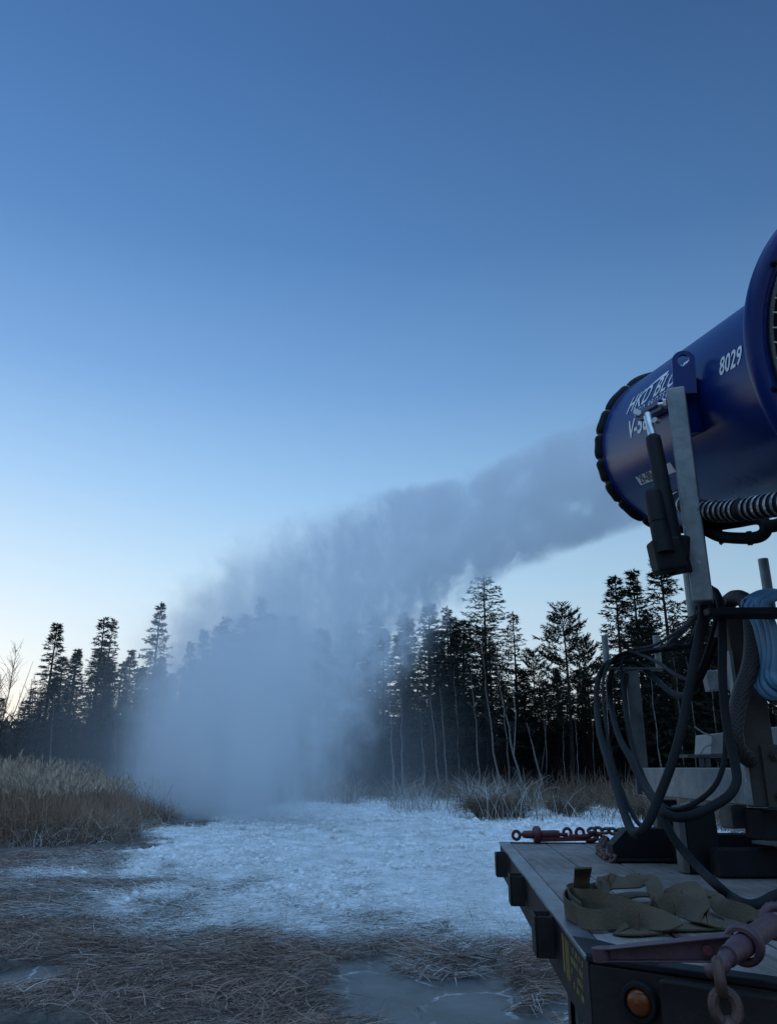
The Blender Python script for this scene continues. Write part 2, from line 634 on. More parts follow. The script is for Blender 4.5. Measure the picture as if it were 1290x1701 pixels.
def deck_wood():
    m, n, l, b = new_mat('weathered_deck_wood')
    t = n.new('ShaderNodeTexCoord')
    mp = n.new('ShaderNodeMapping')
    mp.inputs['Scale'].default_value = (26, 1.6, 8)
    l.new(t.outputs['Object'], mp.inputs[0])
    g = n.new('ShaderNodeTexNoise')
    g.inputs['Scale'].default_value = 2.5
    g.inputs['Detail'].default_value = 10
    g.inputs['Roughness'].default_value = .65
    l.new(mp.outputs[0], g.inputs['Vector'])
    r = n.new('ShaderNodeValToRGB')
    r.color_ramp.elements[0].position = .30
    r.color_ramp.elements[0].color = (.075, .062, .055, 1)
    r.color_ramp.elements[1].position = .70
    r.color_ramp.elements[1].color = (.20, .175, .155, 1)
    l.new(g.outputs[0], r.inputs[0])
    # frost and dirt in larger patches
    p = n.new('ShaderNodeTexNoise')
    p.inputs['Scale'].default_value = 2.3
    p.inputs['Detail'].default_value = 9
    p.inputs['Roughness'].default_value = .7
    l.new(t.outputs['Object'], p.inputs['Vector'])
    pr = n.new('ShaderNodeValToRGB')
    pr.color_ramp.elements[0].position = .45
    pr.color_ramp.elements[1].position = .75
    l.new(p.outputs[0], pr.inputs[0])
    mx = n.new('ShaderNodeMix')
    mx.data_type = 'RGBA'
    l.new(pr.outputs[0], mx.inputs[0])
    l.new(r.outputs[0], mx.inputs[6])
    mx.inputs[7].default_value = (.27, .27, .275, 1)
    # short dark splits
    mp2 = n.new('ShaderNodeMapping')
    mp2.inputs['Scale'].default_value = (3.2, 15, 1)
    mp2.inputs['Rotation'].default_value = (0, 0, .12)
    l.new(t.outputs['Object'], mp2.inputs[0])
    ck = n.new('ShaderNodeTexNoise')
    ck.inputs['Scale'].default_value = 2.2
    ck.inputs['Detail'].default_value = 5
    l.new(mp2.outputs[0], ck.inputs['Vector'])
    cr2 = n.new('ShaderNodeValToRGB')
    cr2.color_ramp.elements[0].position = .68
    cr2.color_ramp.elements[1].position = .70
    l.new(ck.outputs[0], cr2.inputs[0])
    mx2 = n.new('ShaderNodeMix')
    mx2.data_type = 'RGBA'
    l.new(cr2.outputs[0], mx2.inputs[0])
    l.new(mx.outputs[2], mx2.inputs[6])
    mx2.inputs[7].default_value = (.018, .016, .016, 1)
    l.new(mx2.outputs[2], b.inputs['Base Color'])
    b.inputs['Roughness'].default_value = .75
    bp = n.new('ShaderNodeBump')
    bp.inputs['Strength'].default_value = .5
    bp.inputs['Distance'].default_value = .006
    l.new(g.outputs[0], bp.inputs['Height'])
    l.new(bp.outputs[0], b.inputs['Normal'])
    return m


M['deck'] = deck_wood()

# ================================================================== GROUND
PUDDLES = [  # centre x, y, radius x, y
    (.18, 6.45, .78, 1.18), (.45, 5.2, .75, .9), (1.35, 5.6, .42, .8), (2.2, 5.0, .9, 1.2), (-2.75, 6.65, .36, .55), (-2.5, 5.35, .75, .42), (-.2, 4.3, 1.6, .8)]


def puddle(x, y):
    w = (fbm(x * 2.6, y * 2.6, 5) - .5) * .75
    d = np.full(np.shape(x), -9.0)
    for (cx, cy, rx, ry) in PUDDLES:
        d = np.maximum(d, 1 - np.sqrt(((x - cx) / rx) ** 2 + ((y - cy) / ry) ** 2))
    # a tongue of straw reaches into the pool from its far edge
    tongue = 1 - np.sqrt(((x - .42) / .30) ** 2 + ((y - 7.25) / .42) ** 2)
    d = d - np.clip(tongue, 0, 1) * 1.3
    return d + w


def snow(x, y):
    n = fbm(x * .55, y * .40, 11, 5) - .5
    n2 = fbm(x * 2.2, y * 1.6, 31, 3) - .5
    ex = np.where(x < .5, (x - .5) / (4.8 + np.clip((y - 14) * .22, 0, 1.6)), (x - .5) / 8.0)
    ey = np.where(y < 19, (y - 19) / 11.3, (y - 19) / 34.0)
    d = 1 - np.sqrt(ex ** 2 + ey ** 2)
    # a lane of rime along the far side of the straw at the left
    lane = np.exp(-((y - 12.2) / .5) ** 2) * .16 * (x < -2)
    return sstep(-.16, .26, d + n * .75 + n2 * .28 + lane)


def ground_z(x, y):
    base_ = (fbm(x * .22, y * .22, 3, 3) - .5) * .16
    s = snow(x, y)
    p = sstep(-.04, .20, puddle(x, y))
    mound = np.clip(fbm(x * 1.3, y * 1.3, 21, 3) - .45, 0, 1) * .22 * (1 - p)
    near = sstep(60, 25, y)
    n1 = fbm(x * 4.2, y * 3.6, 41, 3)
    lump = (np.abs(n1 - .5) * -1.6 + .35) * .10 + np.clip(fbm(x * 11, y * 9, 51, 2) - .5, 0, 1) * .10
    crust = np.clip(fbm(x * .7 + 3, y * .55, 61, 2) - .42, 0, 1) * .30
    z = base_ * (1 - p) + (mound * (1 - .5 * s) + s * (lump + crust * .6) * near) - .10 * p
    return z * (np.abs(y) < 300) * 1.0


def build_ground():
    ys = np.concatenate([np.linspace(-80, 2, 24)[:-1], np.linspace(2, 5, 16)[:-1], 5 * (60 / 5) ** (np.linspace(0, 1, 560)), np.array([64, 70, 80, 95, 120, 160, 220, 320, 480, 700, 1000, 1500])])
    ss = np.linspace(-1, 1, 461)
    out = np.array([1.15, 1.5, 2.2, 4, 8])
    ss = np.concatenate([-out[::-1], ss, out])
    wid = np.maximum(6.0, .58 * np.abs(ys) + 2.2)
    X = ss[None, :] * wid[:, None]
    big = np.abs(ss) > 1.01
    X[:, big] = (np.sign(ss) * (np.abs(ss) ** 2.4))[None, big] * wid[:, None] * 2 + 0
    Yg = np.repeat(ys[:, None], X.shape[1], 1)
    Z = ground_z(X, Yg)
    v = np.stack([X, Yg, Z], -1).reshape(-1, 3)
    R, Cc = X.shape
    idx = np.arange(R * Cc).reshape(R, Cc)
    q = np.stack([idx[:-1, :-1], idx[:-1, 1:], idx[1:, 1:], idx[1:, :-1]], -1).reshape(-1, 4)
    m, n, l, b = new_mat('marsh_ground')
    o = fastmesh('ground', v, quads=q, mat=m, smooth=True)
    a = o.data.attributes.new('snow_cover', 'FLOAT', 'POINT')
    a.data.foreach_set('value', snow(X, Yg).ravel().astype(np.float32))
    tag(o, kind='structure')
    at_ = n.new('ShaderNodeAttribute')
    at_.attribute_name = 'snow_cover'
    t = n.new('ShaderNodeTexCoord')
    no = n.new('ShaderNodeTexNoise')
    no.inputs['Scale'].default_value = 5
    no.inputs['Detail'].default_value = 10
    no.inputs['Roughness'].default_value = .7
    l.new(t.outputs['Object'], no.inputs['Vector'])
    soil = n.new('ShaderNodeValToRGB')
    soil.color_ramp.elements[0].position = .35
    soil.color_ramp.elements[0].color = (.060, .052, .048, 1)
    soil.color_ramp.elements[1].position = .70
    soil.color_ramp.elements[1].color = (.19, .165, .15, 1)
    l.new(no.outputs[0], soil.inputs[0])
    sn = n.new('ShaderNodeValToRGB')
    sn.color_ramp.elements[0].position = .30
    sn.color_ramp.elements[0].color = (.44, .47, .46, 1)
    sn.color_ramp.elements[1].position = .65
    sn.color_ramp.elements[1].color = (.84, .87, .89, 1)
    no2 = n.new('ShaderNodeTexNoise')
    no2.inputs['Scale'].default_value = 1.6
    no2.inputs['Detail'].default_value = 8
    l.new(t.outputs['Object'], no2.inputs['Vector'])
    l.new(no2.outputs[0], sn.inputs[0])
    # cover breaks up with the fine noise
    am = n.new('ShaderNodeMath')
    am.operation = 'MULTIPLY_ADD'
    l.new(no.outputs[0], am.inputs[0])
    am.inputs[1].default_value = 1.3
    am.inputs[2].default_value = -.65
    ad = n.new('ShaderNodeMath')
    ad.operation = 'ADD'
    l.new(at_.outputs['Fac'], ad.inputs[0])
    l.new(am.outputs[0], ad.inputs[1])
    mr = n.new('ShaderNodeMapRange')
    mr.interpolation_type = 'SMOOTHSTEP'
    mr.inputs['From Min'].default_value = .12
    mr.inputs['From Max'].default_value = .62
    l.new(ad.outputs[0], mr.inputs['Value'])
    mx = n.new('ShaderNodeMix')
    mx.data_type = 'RGBA'
    l.new(mr.outputs[0], mx.inputs[0])
    l.new(soil.outputs[0], mx.inputs[6])
    l.new(sn.outputs[0], mx.inputs[7])
    l.new(mx.outputs[2], b.inputs['Base Color'])
    b.inputs['Roughness'].default_value = .8
    b.inputs['Specular IOR Level'].default_value = .25
    nb = n.new('ShaderNodeTexNoise')
    nb.inputs['Scale'].default_value = 26
    nb.inputs['Detail'].default_value = 8
    nb.inputs['Roughness'].default_value = .65
    l.new(t.outputs['Object'], nb.inputs['Vector'])
    bp = n.new('ShaderNodeBump')
    bp.inputs['Strength'].default_value = .75
    bp.inputs['Distance'].default_value = .04
    l.new(nb.outputs[0], bp.inputs['Height'])
    l.new(bp.outputs[0], b.inputs['Normal'])
    return o


build_ground()


def build_ice():
    m, n, l, b = new_mat('grey_pool_ice')
    t = n.new('ShaderNodeTexCoord')
    no = n.new('ShaderNodeTexNoise')
    no.inputs['Scale'].default_value = 1.9
    no.inputs['Detail'].default_value = 9
    no.inputs['Roughness'].default_value = .6
    l.new(t.outputs['Object'], no.inputs['Vector'])
    r = n.new('ShaderNodeValToRGB')
    r.color_ramp.elements[0].position = .36
    r.color_ramp.elements[0].color = (.055, .058, .058, 1)
    r.color_ramp.elements[1].position = .72
    r.color_ramp.elements[1].color = (.15, .155, .155, 1)
    l.new(no.outputs[0], r.inputs[0])
    vo = n.new('ShaderNodeTexVoronoi')
    vo.feature = 'DISTANCE_TO_EDGE'
    vo.inputs['Scale'].default_value = 1.5
    wv = n.new('ShaderNodeVectorMath')
    wv.operation = 'MULTIPLY_ADD'
    l.new(no.outputs['Color'], wv.inputs[0])
    wv.inputs[1].default_value = (.5, .5, .0)
    l.new(t.outputs['Object'], wv.inputs[2])
    l.new(wv.outputs[0], vo.inputs['Vector'])
    cr2 = n.new('ShaderNodeValToRGB')
    cr2.color_ramp.elements[0].position = .0
    cr2.color_ramp.elements[0].color = (.6, .6, .6, 1)
    cr2.color_ramp.elements[1].position = .03
    cr2.color_ramp.elements[1].color = (0, 0, 0, 1)
    l.new(vo.outputs['Distance'], cr2.inputs[0])
    pm = n.new('ShaderNodeMath')
    pm.operation = 'MULTIPLY'
    l.new(cr2.outputs[0], pm.inputs[0])
    gt = n.new('ShaderNodeMapRange')
    gt.inputs['From Min'].default_value = .44
    gt.inputs['From Max'].default_value = .54
    l.new(no.outputs[0], gt.inputs['Value'])
    l.new(gt.outputs[0], pm.inputs[1])
    mx = n.new('ShaderNodeMix')
    mx.data_type = 'RGBA'
    l.new(pm.outputs[0], mx.inputs[0])
    l.new(r.outputs[0], mx.inputs[6])
    mx.inputs[7].default_value = (.60, .63, .64, 1)
    l.new(mx.outputs[2], b.inputs['Base Color'])
    mr = n.new('ShaderNodeMapRange')
    mr.inputs['To Min'].default_value = .16
    mr.inputs['To Max'].default_value = .5
    l.new(no.outputs[0], mr.inputs['Value'])
    l.new(mr.outputs[0], b.inputs['Roughness'])
    b.inputs['IOR'].default_value = 1.31
    nb = n.new('ShaderNodeTexNoise')
    nb.inputs['Scale'].default_value = 14
    nb.inputs['Detail'].default_value = 5
    l.new(t.outputs['Object'], nb.inputs['Vector'])
    bp = n.new('ShaderNodeBump')
    bp.inputs['Strength'].default_value = .12
    bp.inputs['Distance'].default_value = .02
    l.new(nb.outputs[0], bp.inputs['Height'])
    l.new(bp.outputs[0], b.inputs['Normal'])
    mb = MB()
    N = 40
    xs = np.linspace(-3.6, 3.4, N)
    ysx = np.linspace(3.2, 8.3, N)
    vs = [(x, y, -.038) for y in ysx for x in xs]
    fs = [(j * N + i, j * N + i + 1, (j + 1) * N + i + 1, (j + 1) * N + i) for j in range(N - 1) for i in range(N - 1)]
    mb.add(vs, fs, True)
    o = mb.build('frozen_puddle_water', m)
    tag(o, kind='structure')


build_ice()


# ------------------------------------------------------------------ blades (grass, straw, reeds)
def blades(roots, az, elev, length, width, bend, seg=3, tip=.25):
    """strips that start at roots, point along azimuth az and elevation elev, and droop by bend over their length"""
    N = len(roots)
    pts = np.zeros((N, seg + 1, 3))
    pts[:, 0] = roots
    e = elev.copy()
    a = az.copy()
    for k in range(seg):
        d = np.stack([np.cos(e) * np.cos(a), np.cos(e) * np.sin(a), np.sin(e)], -1)
        pts[:, k + 1] = pts[:, k] + d * (length / seg)[:, None]
        e = e - bend / seg
        a = a + rng.normal(0, .14, N)
    sd = np.stack([-np.sin(az), np.cos(az), np.zeros(N)], -1)
    ro = rng.uniform(0, math.pi, N)
    sd = sd * np.cos(ro)[:, None] + np.array([0, 0, 1.0]) * np.sin(ro)[:, None] * .8
    taper = np.linspace(1, tip, seg + 1)
    L = pts - sd[:, None, :] * (width[:, None] * taper)[:, :, None] / 2
    Rr = pts + sd[:, None, :] * (width[:, None] * taper)[:, :, None] / 2
    v = np.stack([L, Rr], 2).reshape(N, -1, 3)
    base_ = np.arange(N)[:, None] * ((seg + 1) * 2)
    q = np.concatenate([np.stack([base_[:, 0] + 2 * k, base_[:, 0] + 2 * k + 1, base_[:, 0] + 2 * k + 3, base_[:, 0] + 2 * k + 2], -1) for k in range(seg)])
    return v.reshape(-1, 3), q, pts


class Blades:
    def __init__(self):
        self.v, self.q, self.n = [], [], 0

    def add(self, *a, **k):
        v, q, pts = blades(*a, **k)
        self.v.append(v)
        self.q.append(q + self.n)
        self.n += len(v)
        return pts

    def build(self, name, mat):
        return fastmesh(name, np.concatenate(self.v), quads=np.concatenate(self.q), mat=mat)


def scatter(n, x0, x1, y0, y1, power=1.0):
    """random ground points, denser towards the near side"""
    y = y0 + (y1 - y0) * rng.random(n) ** power
    x = x0 + (x1 - x0) * rng.random(n)
    return x, y


def in_view(x, y, m=1.0):
    return (np.abs(x) < .56 * y + m)


def build_straw():
    dry, fro, rime = Blades(), Blades(), Blades()
    x, y = scatter(230000, -6.5, 4.2, 4.6, 15, 1.5)
    k = in_view(x, y, .6)
    x, y = x[k], y[k]
    p, s = puddle(x, y), snow(x, y)
    dens = 0.5 + .5 * sstep(.40, .58, fbm(x * .9, y * .9, 71, 3))
    keep = (p < .02 + rng.random(len(x)) * .10) & (rng.random(len(x)) < dens * (1 - .55 * sstep(.35, .9, s)))
    x, y, s, p = x[keep], y[keep], s[keep], p[keep]
    N = len(x)
    z = ground_z(x, y)
    # the straw lies in swirls
    az = fbm(x * .7, y * .7, 81, 2) * 9.0 + rng.normal(0, 1.0, N)
    elev = np.abs(rng.normal(.07, .18, N))
    ln = rng.uniform(.08, .32, N) * (1 - .35 * s)
    wd = rng.uniform(.0035, .0085, N)
    bend = rng.uniform(.0, .7, N)
    roots = np.stack([x, y, z + rng.random(N) ** 1.5 * .085 - .005], -1)
    fr = s + (fbm(x * 1.7, y * 1.7, 91, 3) - .5) * .7 + sstep(7.2, 9.5, y) * .30 + rng.normal(0, .12, N) + sstep(.3, 1.0, x) * .12 + .42 * sstep(7.4, 8.8, y) * sstep(-3.4, -1.6, x)
    g = [fr < .34, (fr >= .34) & (fr < .72), fr >= .72]
    for B, msk in zip((dry, fro, rime), g):
        B.add(roots[msk], az[msk], elev[msk], ln[msk], wd[msk], bend[msk])
    # a tuft on the tongue of ground that reaches into the pool
    n_ = 1500
    a_ = rng.uniform(0, 6.28, n_)
    q_ = rng.random(n_) ** .6
    tx_, ty_ = .42 + .36 * q_ * np.cos(a_), 7.12 + .42 * q_ * np.sin(a_)
    for B, m_ in ((dry, rng.random(n_) < .5),):
        for BB, mm in ((dry, m_), (fro, ~m_)):
            c_ = int(mm.sum())
            BB.add(np.stack([tx_, ty_, np.maximum(ground_z(tx_, ty_), -.04) + rng.random(n_) * .04], -1)[mm], rng.uniform(0, 6.28, c_), rng.uniform(-.05, .4, c_), rng.uniform(.10, .30, c_), rng.uniform(.004, .008, c_), rng.uniform(0, .7, c_))
    # loose stalks that stick up out of the ice and the straw
    x, y = scatter(1500, -3.4, 2.6, 4.8, 9.5)
    z = np.maximum(ground_z(x, y), -.04)
    N = len(x)
    pd = puddle(x, y) > .1
    k = ~pd | (rng.random(N) < .16)
    x, y, z = x[k], y[k], z[k]
    N = len(x)
    dry.add(np.stack([x, y, z], -1), rng.uniform(0, 6.28, N), rng.uniform(.2, 1.3, N), rng.uniform(.06, .24, N), rng.uniform(.004, .007, N), rng.uniform(0, 1.4, N))
    tag(dry.build('dry_straw_grass', M['straw']), 'brown flattened straw lying in swirls round the grey pool ice', 'straw', kind='stuff')
    tag(fro.build('frosted_straw_grass', M['straw_frost']), 'grey frosted straw between the brown straw and the snow', 'straw', kind='stuff')
    # rimed tufts all over the snow field
    x, y = scatter(125000, -13, 10, 8.2, 34, 1.6)
    k = in_view(x, y, 1)
    x, y = x[k], y[k]
    s = snow(x, y)
    cl = fbm(x * 3.1, y * 2.4, 101, 2)
    k = (s > .2) & (rng.random(len(x)) < .18 + .82 * sstep(.46, .60, cl))
    x, y = x[k], y[k]
    N = len(x)
    z = ground_z(x, y)
    sc = 1 + sstep(10, 30, y) * .8
    rime.add(np.stack([x, y, z - .02], -1), rng.uniform(0, 6.28, N), rng.uniform(.15, 1.3, N), rng.uniform(.05, .15, N) * sc, rng.uniform(.007, .014, N) * sc, rng.uniform(.2, 1.6, N), tip=.5)
    tag(rime.build('rimed_grass', M['rime']), 'white rimed grass tufts bristling from the snow field', 'frosted grass', kind='stuff')


build_straw()


def build_snow_clods():
    """lumps of wet snow thrown on the field, thickest near its front edge"""
    ico = bmesh.new()
    bmesh.ops.create_icosphere(ico, subdivisions=1, radius=1)
    bv = np.array([v.co[:] for v in ico.verts])
    bf = np.array([[v.index for v in f.verts] for f in ico.faces])
    ico.free()
    x1, y1 = scatter(9000, -4.5, 4.0, 9.2, 15, 1.2)
    x2, y2 = scatter(7000, -7, 6, 13, 26, 1.2)
    x, y = np.concatenate([x1, x2]), np.concatenate([y1, y2])
    s = snow(x, y)
    c = fbm(x * 1.6, y * 1.3, 111, 3)
    k = (s > .45) & (rng.random(len(x)) < .85 * sstep(.47, .66, c)) & in_view(x, y, .5)
    x, y = x[k], y[k]
    N = len(x)
    z = ground_z(x, y)
    r = .010 + .05 * rng.random(N) ** 2.2 * (1 + sstep(12, 25, y) * .9)
    v = bv[None] * (1 + rng.normal(0, .16, (N, len(bv), 1))) * r[:, None, None] * np.array([1, 1, .8])
    v = v + np.stack([x, y, z + r * .35], -1)[:, None]
    f = bf[None] + (np.arange(N) * len(bv))[:, None, None]
    o = fastmesh('snow_clods', v.reshape(-1, 3), tris=f.reshape(-1, 3), mat=M['rime'], smooth=True)
    tag(o, 'small white clods of wet snow strewn over the field', 'snow', kind='stuff')


build_snow_clods()


def build_reeds():
    st, hd = Blades(), Blades()
    # the tall stand at the left edge of the field; the outline is measured on the ground
    x, y = scatter(26000, -16, -3.2, 16.0, 26)
    edge = -5.5 - .12 * (y - 17) - (fbm(y * .6, y * 0 + 2, 5) - .5) * 1.2
    fronty = 16.6 + (fbm(x * .5, x * 0 + 7, 9) - .5) * 1.5 + sstep(-6.2, -4.3, x) * 1.4
    k = (x < edge) & (y > fronty) & (rng.random(len(x)) < np.clip(1.25 - (y - 16.5) * .07, .3, 1)) & in_view(x, y, 1.5)
    x, y = x[k], y[k]
    N = len(x)
    z = ground_z(x, y)
    depth = np.clip((edge[k] - x) / 2.5, 0, 1)
    h = (.40 + 1.02 * depth ** .8) * rng.uniform(.72, 1.12, N) * (.62 + .72 * fbm(x * .9, y * .9, 13, 3))
    az = rng.normal(2.6, 1.2, N)
    lean = np.where(rng.random(N) < .16, rng.uniform(.7, 1.15, N), rng.uniform(1.25, 1.55, N))
    pts = st.add(np.stack([x, y, z], -1), az, lean, h, rng.uniform(.009, .017, N), rng.uniform(.05, .45, N), seg=4, tip=.5)
    # dead leaves low down
    N2 = 16000
    i = rng.integers(0, N, N2)
    st.add(np.stack([x[i], y[i], z[i] + rng.uniform(0, .7, N2) * h[i] * .6], -1), rng.uniform(0, 6.28, N2), rng.uniform(-.2, 1.2, N2), rng.uniform(.2, .55, N2), rng.uniform(.008, .016, N2), rng.uniform(.8, 2.2, N2), tip=.1)
    # plumes
    top = pts[:, -1]
    pr = pts[:, -2]
    tall = np.where((h > .95) & (lean > 1.2) & (rng.random(N) < .6))[0]
    for j in range(7):
        d = top[tall] - pr[tall]
        a0 = np.arctan2(d[:, 1], d[:, 0]) + rng.normal(0, .8, len(tall))
        e0 = np.clip(np.arctan2(d[:, 2], np.hypot(d[:, 0], d[:, 1])), .5, 1.5) - rng.uniform(0, .35, len(tall))
        t = rng.uniform(0, .95, len(tall))[:, None]
        hd.add(top[tall] - d * .35 * t, a0, e0, rng.uniform(.08, .20, len(tall)), rng.uniform(.012, .024, len(tall)), rng.uniform(.0, .9, len(tall)), seg=2, tip=.2)
    o = st.build('tall_reed_grass', M['reed'])
    tag(o, 'tall tan reed grass standing in a dense clump at the field edge', 'reeds', kind='stuff')
    hd2 = hd.build('reed_plume', M['reed_head'])
    hd2.parent = o
    hd2['kind'] = 'stuff'

    # lower dead grass along the foot of the trees and behind the trailer
    g, w = Blades(), Blades()
    x, y = scatter(52000, -30, 30, 20, 43)
    front = np.where(x > 0, 25.5 - 2.2 * np.clip(x - 1, 0, 6) * .55, 33 + 0 * x) + (fbm(x * .5, x * 0, 15) - .5) * 5
    front = np.where(x < -7, 26, front)
    k = (y > front) & in_view(x, y, 2)
    x, y = x[k], y[k]
    cl = fbm(x * .55, y * .35, 17, 3)
    k = rng.random(len(x)) < .25 + .75 * sstep(.40, .58, cl)
    x, y, cl = x[k], y[k], cl[k]
    N = len(x)
    z = ground_z(x, y)
    h = rng.uniform(.45, 1.25, N) * (.45 + 1.0 * sstep(.38, .66, cl))
    s = snow(x, y) * sstep(8, 2, x) * sstep(40, 28, y)
    fr = rng.random(N) < s * .75
    for B, m_ in ((g, ~fr), (w, fr)):
        n_ = int(m_.sum())
        B.add(np.stack([x, y, z - .02], -1)[m_], rng.uniform(0, 6.28, n_), rng.uniform(.85, 1.5, n_), h[m_], rng.uniform(.016, .032, n_), rng.uniform(.2, 1.5, n_), seg=3, tip=.25)
    # one round grass mound in front of the trees
    for (mx, my, mh) in ((3.0, 24.6, 1.15), (3.7, 25.2, 1.0), (7.6, 24, .9), (5.6, 26, .9)):
        n_ = 900
        a = rng.uniform(0, 6.28, n_)
        r_ = rng.random(n_) ** .7 * .45
        px, py = mx + r_ * np.cos(a), my + r_ * np.sin(a)
        g.add(np.stack([px, py, ground_z(px, py)], -1), a, rng.uniform(.9, 1.5, n_), rng.uniform(.6, 1.0, n_) * mh, rng.uniform(.012, .024, n_), rng.uniform(.9, 2.2, n_), seg=4, tip=.3)
    x = rng.uniform(-7.5, -2.9, 9000)
    y = rng.uniform(16.2, 24, 9000)
    k = (rng.random(9000) < sstep(-5.0, -6.0, x + .12 * (y - 17))) & (y > 16.4 + (fbm(x * 1.1, x * 0 + 3, 23) - .5) * 1.6)
    x, y = x[k], y[k]
    n_ = len(x)
    hh = rng.uniform(.18, .62, n_) * (.5 + .8 * sstep(-3.2, -5.0, x))
    frost = rng.random(n_) < .40
    for B, m_ in ((g, ~frost), (w, frost)):
        q = int(m_.sum())
        B.add(np.stack([x, y, ground_z(x, y) - .02], -1)[m_], rng.uniform(0, 6.28, q), rng.uniform(.5, 1.4, q), hh[m_], rng.uniform(.010, .018, q), rng.uniform(.4, 1.9, q), seg=3, tip=.3)
    tag(g.build('dead_field_grass', M['grass_red']), 'low reddish dead grass along the foot of the dark trees', 'grass', kind='stuff')
    tag(w.build('frosted_field_grass', M['straw_frost']), 'pale frosted grass where the snow meets the trees', 'frosted grass', kind='stuff')


build_reeds()


# ================================================================== TREES
def conifer_mesh(h, spread, crown_from, shape='spruce', dens=1.0, seed=0):
    """returns (trunk MB, crown verts, crown tris) of a conifer of height h standing at the origin"""
    R_ = random.Random(seed)
    tr = MB()
    n = 9
    bx, by = R_.uniform(-.25, .25), R_.uniform(-.25, .25)
    base_r = .011 * h + .02
    path = []
    for i in range(n + 1):
        t = i / n
        path.append((bx * math.sin(t * 2.1), by * math.sin(t * 2.6), h * t * .985 - .15 * (1 - t)))
    tr.tube(path, [base_r * (1.25 if i == 0 else 1) * (1 - .93 * i / n) + .008 for i in range(n + 1)], 7)

    def axis(z):
        t = max(0, min(1, z / h))
        return Vector((bx * math.sin(t * 2.1), by * math.sin(t * 2.6), z))
    cv, cf = [], []

    def needle(p, d, ln, w):
        s = d.orthogonal().normalized()
        s = (s * math.cos(R_.random() * 6.28) + d.cross(s) * math.sin(R_.random() * 6.28))
        if s.length < 1e-3:
            return
        s.normalize()
        o = len(cv)
        cv.extend((p - s * w * .5, p + s * w * .5, p + d * ln + s * w * .12))
        cf.append((o, o + 1, o + 2))
    z = h * crown_from
    pine = shape == 'pine'
    while z < h * .985:
        t = (z / h - crown_from) / (1 - crown_from)
        if shape == 'spruce':
            L = spread * (1 - t) ** .78 * (.8 + .2 * min(1, t * 6))
        elif shape == 'column':
            L = spread * (1 - t) ** .66 * 1.05 + .05
        elif pine:
            L = spread * math.sqrt(max(0.01, 1 - (max(0, t - .12) / .89) ** 1.5)) * (.6 + .4 * min(1, t * 5))
        else:  # 'fir': broad with separate layered boughs
            L = spread * (1 - t) ** .58
        nb = R_.choice((2, 2, 3)) if shape in ('spruce', 'column') else R_.choice((3, 4, 4, 5)) + (1 if pine else 0)
        a0 = R_.random() * 6.28
        for b in range(nb):
            if R_.random() > .93 * min(1.0, dens + .15):
                continue
            a = a0 + b * 6.28 / nb + R_.uniform(-.6, .6)
            Lb = max(.14, L * R_.choice((R_.uniform(.35, .8), R_.uniform(.75, 1.0), R_.uniform(.8, 1.22))))
            if pine:
                el, droop = R_.uniform(-.15, .38) + .45 * t, -.12
            elif shape == 'fir':
                el, droop = R_.uniform(-.18, .24) + .4 * t * t, .25
            else:
                el, droop = R_.uniform(-.42, .10) + .75 * t * t, .3
            steps = max(3, int(Lb / .22))
            p = axis(z + R_.uniform(-.12, .12))
            d = Vector((math.cos(a) * math.cos(el), math.sin(a) * math.cos(el), math.sin(el)))
            pts = [p.copy()]
            for k in range(steps):
                f_ = k / steps
                dd = d.copy()
                dd.z += -droop * f_ + .5 * max(0, f_ - .55)
                dd += Vector((R_.uniform(-.1, .1), R_.uniform(-.1, .1), R_.uniform(-.08, .08)))
                dd.normalize()
                p = p + dd * (Lb / steps)
                pts.append(p.copy())
            # the woody bough itself
            tr.tube(pts[::2] + ([pts[-1]] if len(pts) % 2 == 0 else []), [max(.005, (.005 * h / 12 + .016 * Lb / 3) * (1 - k / (len(pts) / 2 + 1))) for k in range(len(pts[::2]) + (len(pts) % 2 == 0))], 4, cap=False)
            side = Vector((-math.sin(a), math.cos(a), 0))
            start = .10 if not pine else .24
            for k in range(1, len(pts)):
                f_ = k / (len(pts) - 1)
                if f_ < start:
                    continue
                q = pts[k]
                dr = (pts[k] - pts[k - 1]).normalized()
                tw = (.18 + .40 * Lb * (1 - f_) * .5) if not pine else .30
                for sgn in (-1, 1):
                    if R_.random() > dens:
                        continue
                    td = (dr * R_.uniform(.5, 1.1) + side * sgn * R_.uniform(.3, 1.0) + Vector((0, 0, R_.uniform(-.55, .2) if not pine else R_.uniform(-.1, .75)))).normalized()
                    m_ = 4 if pine else max(3, int(tw / .075))
                    for j in range(m_):
                        pp = q + td * tw * (j + R_.random()) / m_
                        for _ in range(2 if not pine else 3):
                            nd = (td * R_.uniform(.5, 1.2) + Vector((R_.uniform(-.7, .7), R_.uniform(-.7, .7), R_.uniform(-.7, .5)))).normalized()
                            needle(pp, nd, R_.uniform(.13, .27), R_.uniform(.035, .075))
                if k == len(pts) - 1:
                    for _ in range(6):
                        nd = (dr + Vector((R_.uniform(-.6, .6), R_.uniform(-.6, .6), R_.uniform(-.3, .6)))).normalized()
                        needle(q, nd, R_.uniform(.13, .26), .05)
        z += R_.uniform(.07, .17) if shape in ('spruce', 'column') else (R_.uniform(.20, .36) if not pine else R_.uniform(.22, .40))
    # dead limbs on the bare lower trunk
    for _ in range(int(26 * crown_from * 4)):
        z = h * R_.uniform(.06, max(.08, crown_from * 1.1))
        a = R_.random() * 6.28
        L = R_.uniform(.3, 1.1)
        p = axis(z)
        tr.tube([p, p + Vector((math.cos(a), math.sin(a), R_.uniform(-.35, .15))) * L], [.012, .004], 3, cap=False)
    # leader
    for _ in range(26):
        needle(axis(h * R_.uniform(.955, .99)), Vector((R_.uniform(-.5, .5), R_.uniform(-.5, .5), 1)).normalized(), .28, .06)
    return tr, cv, cf


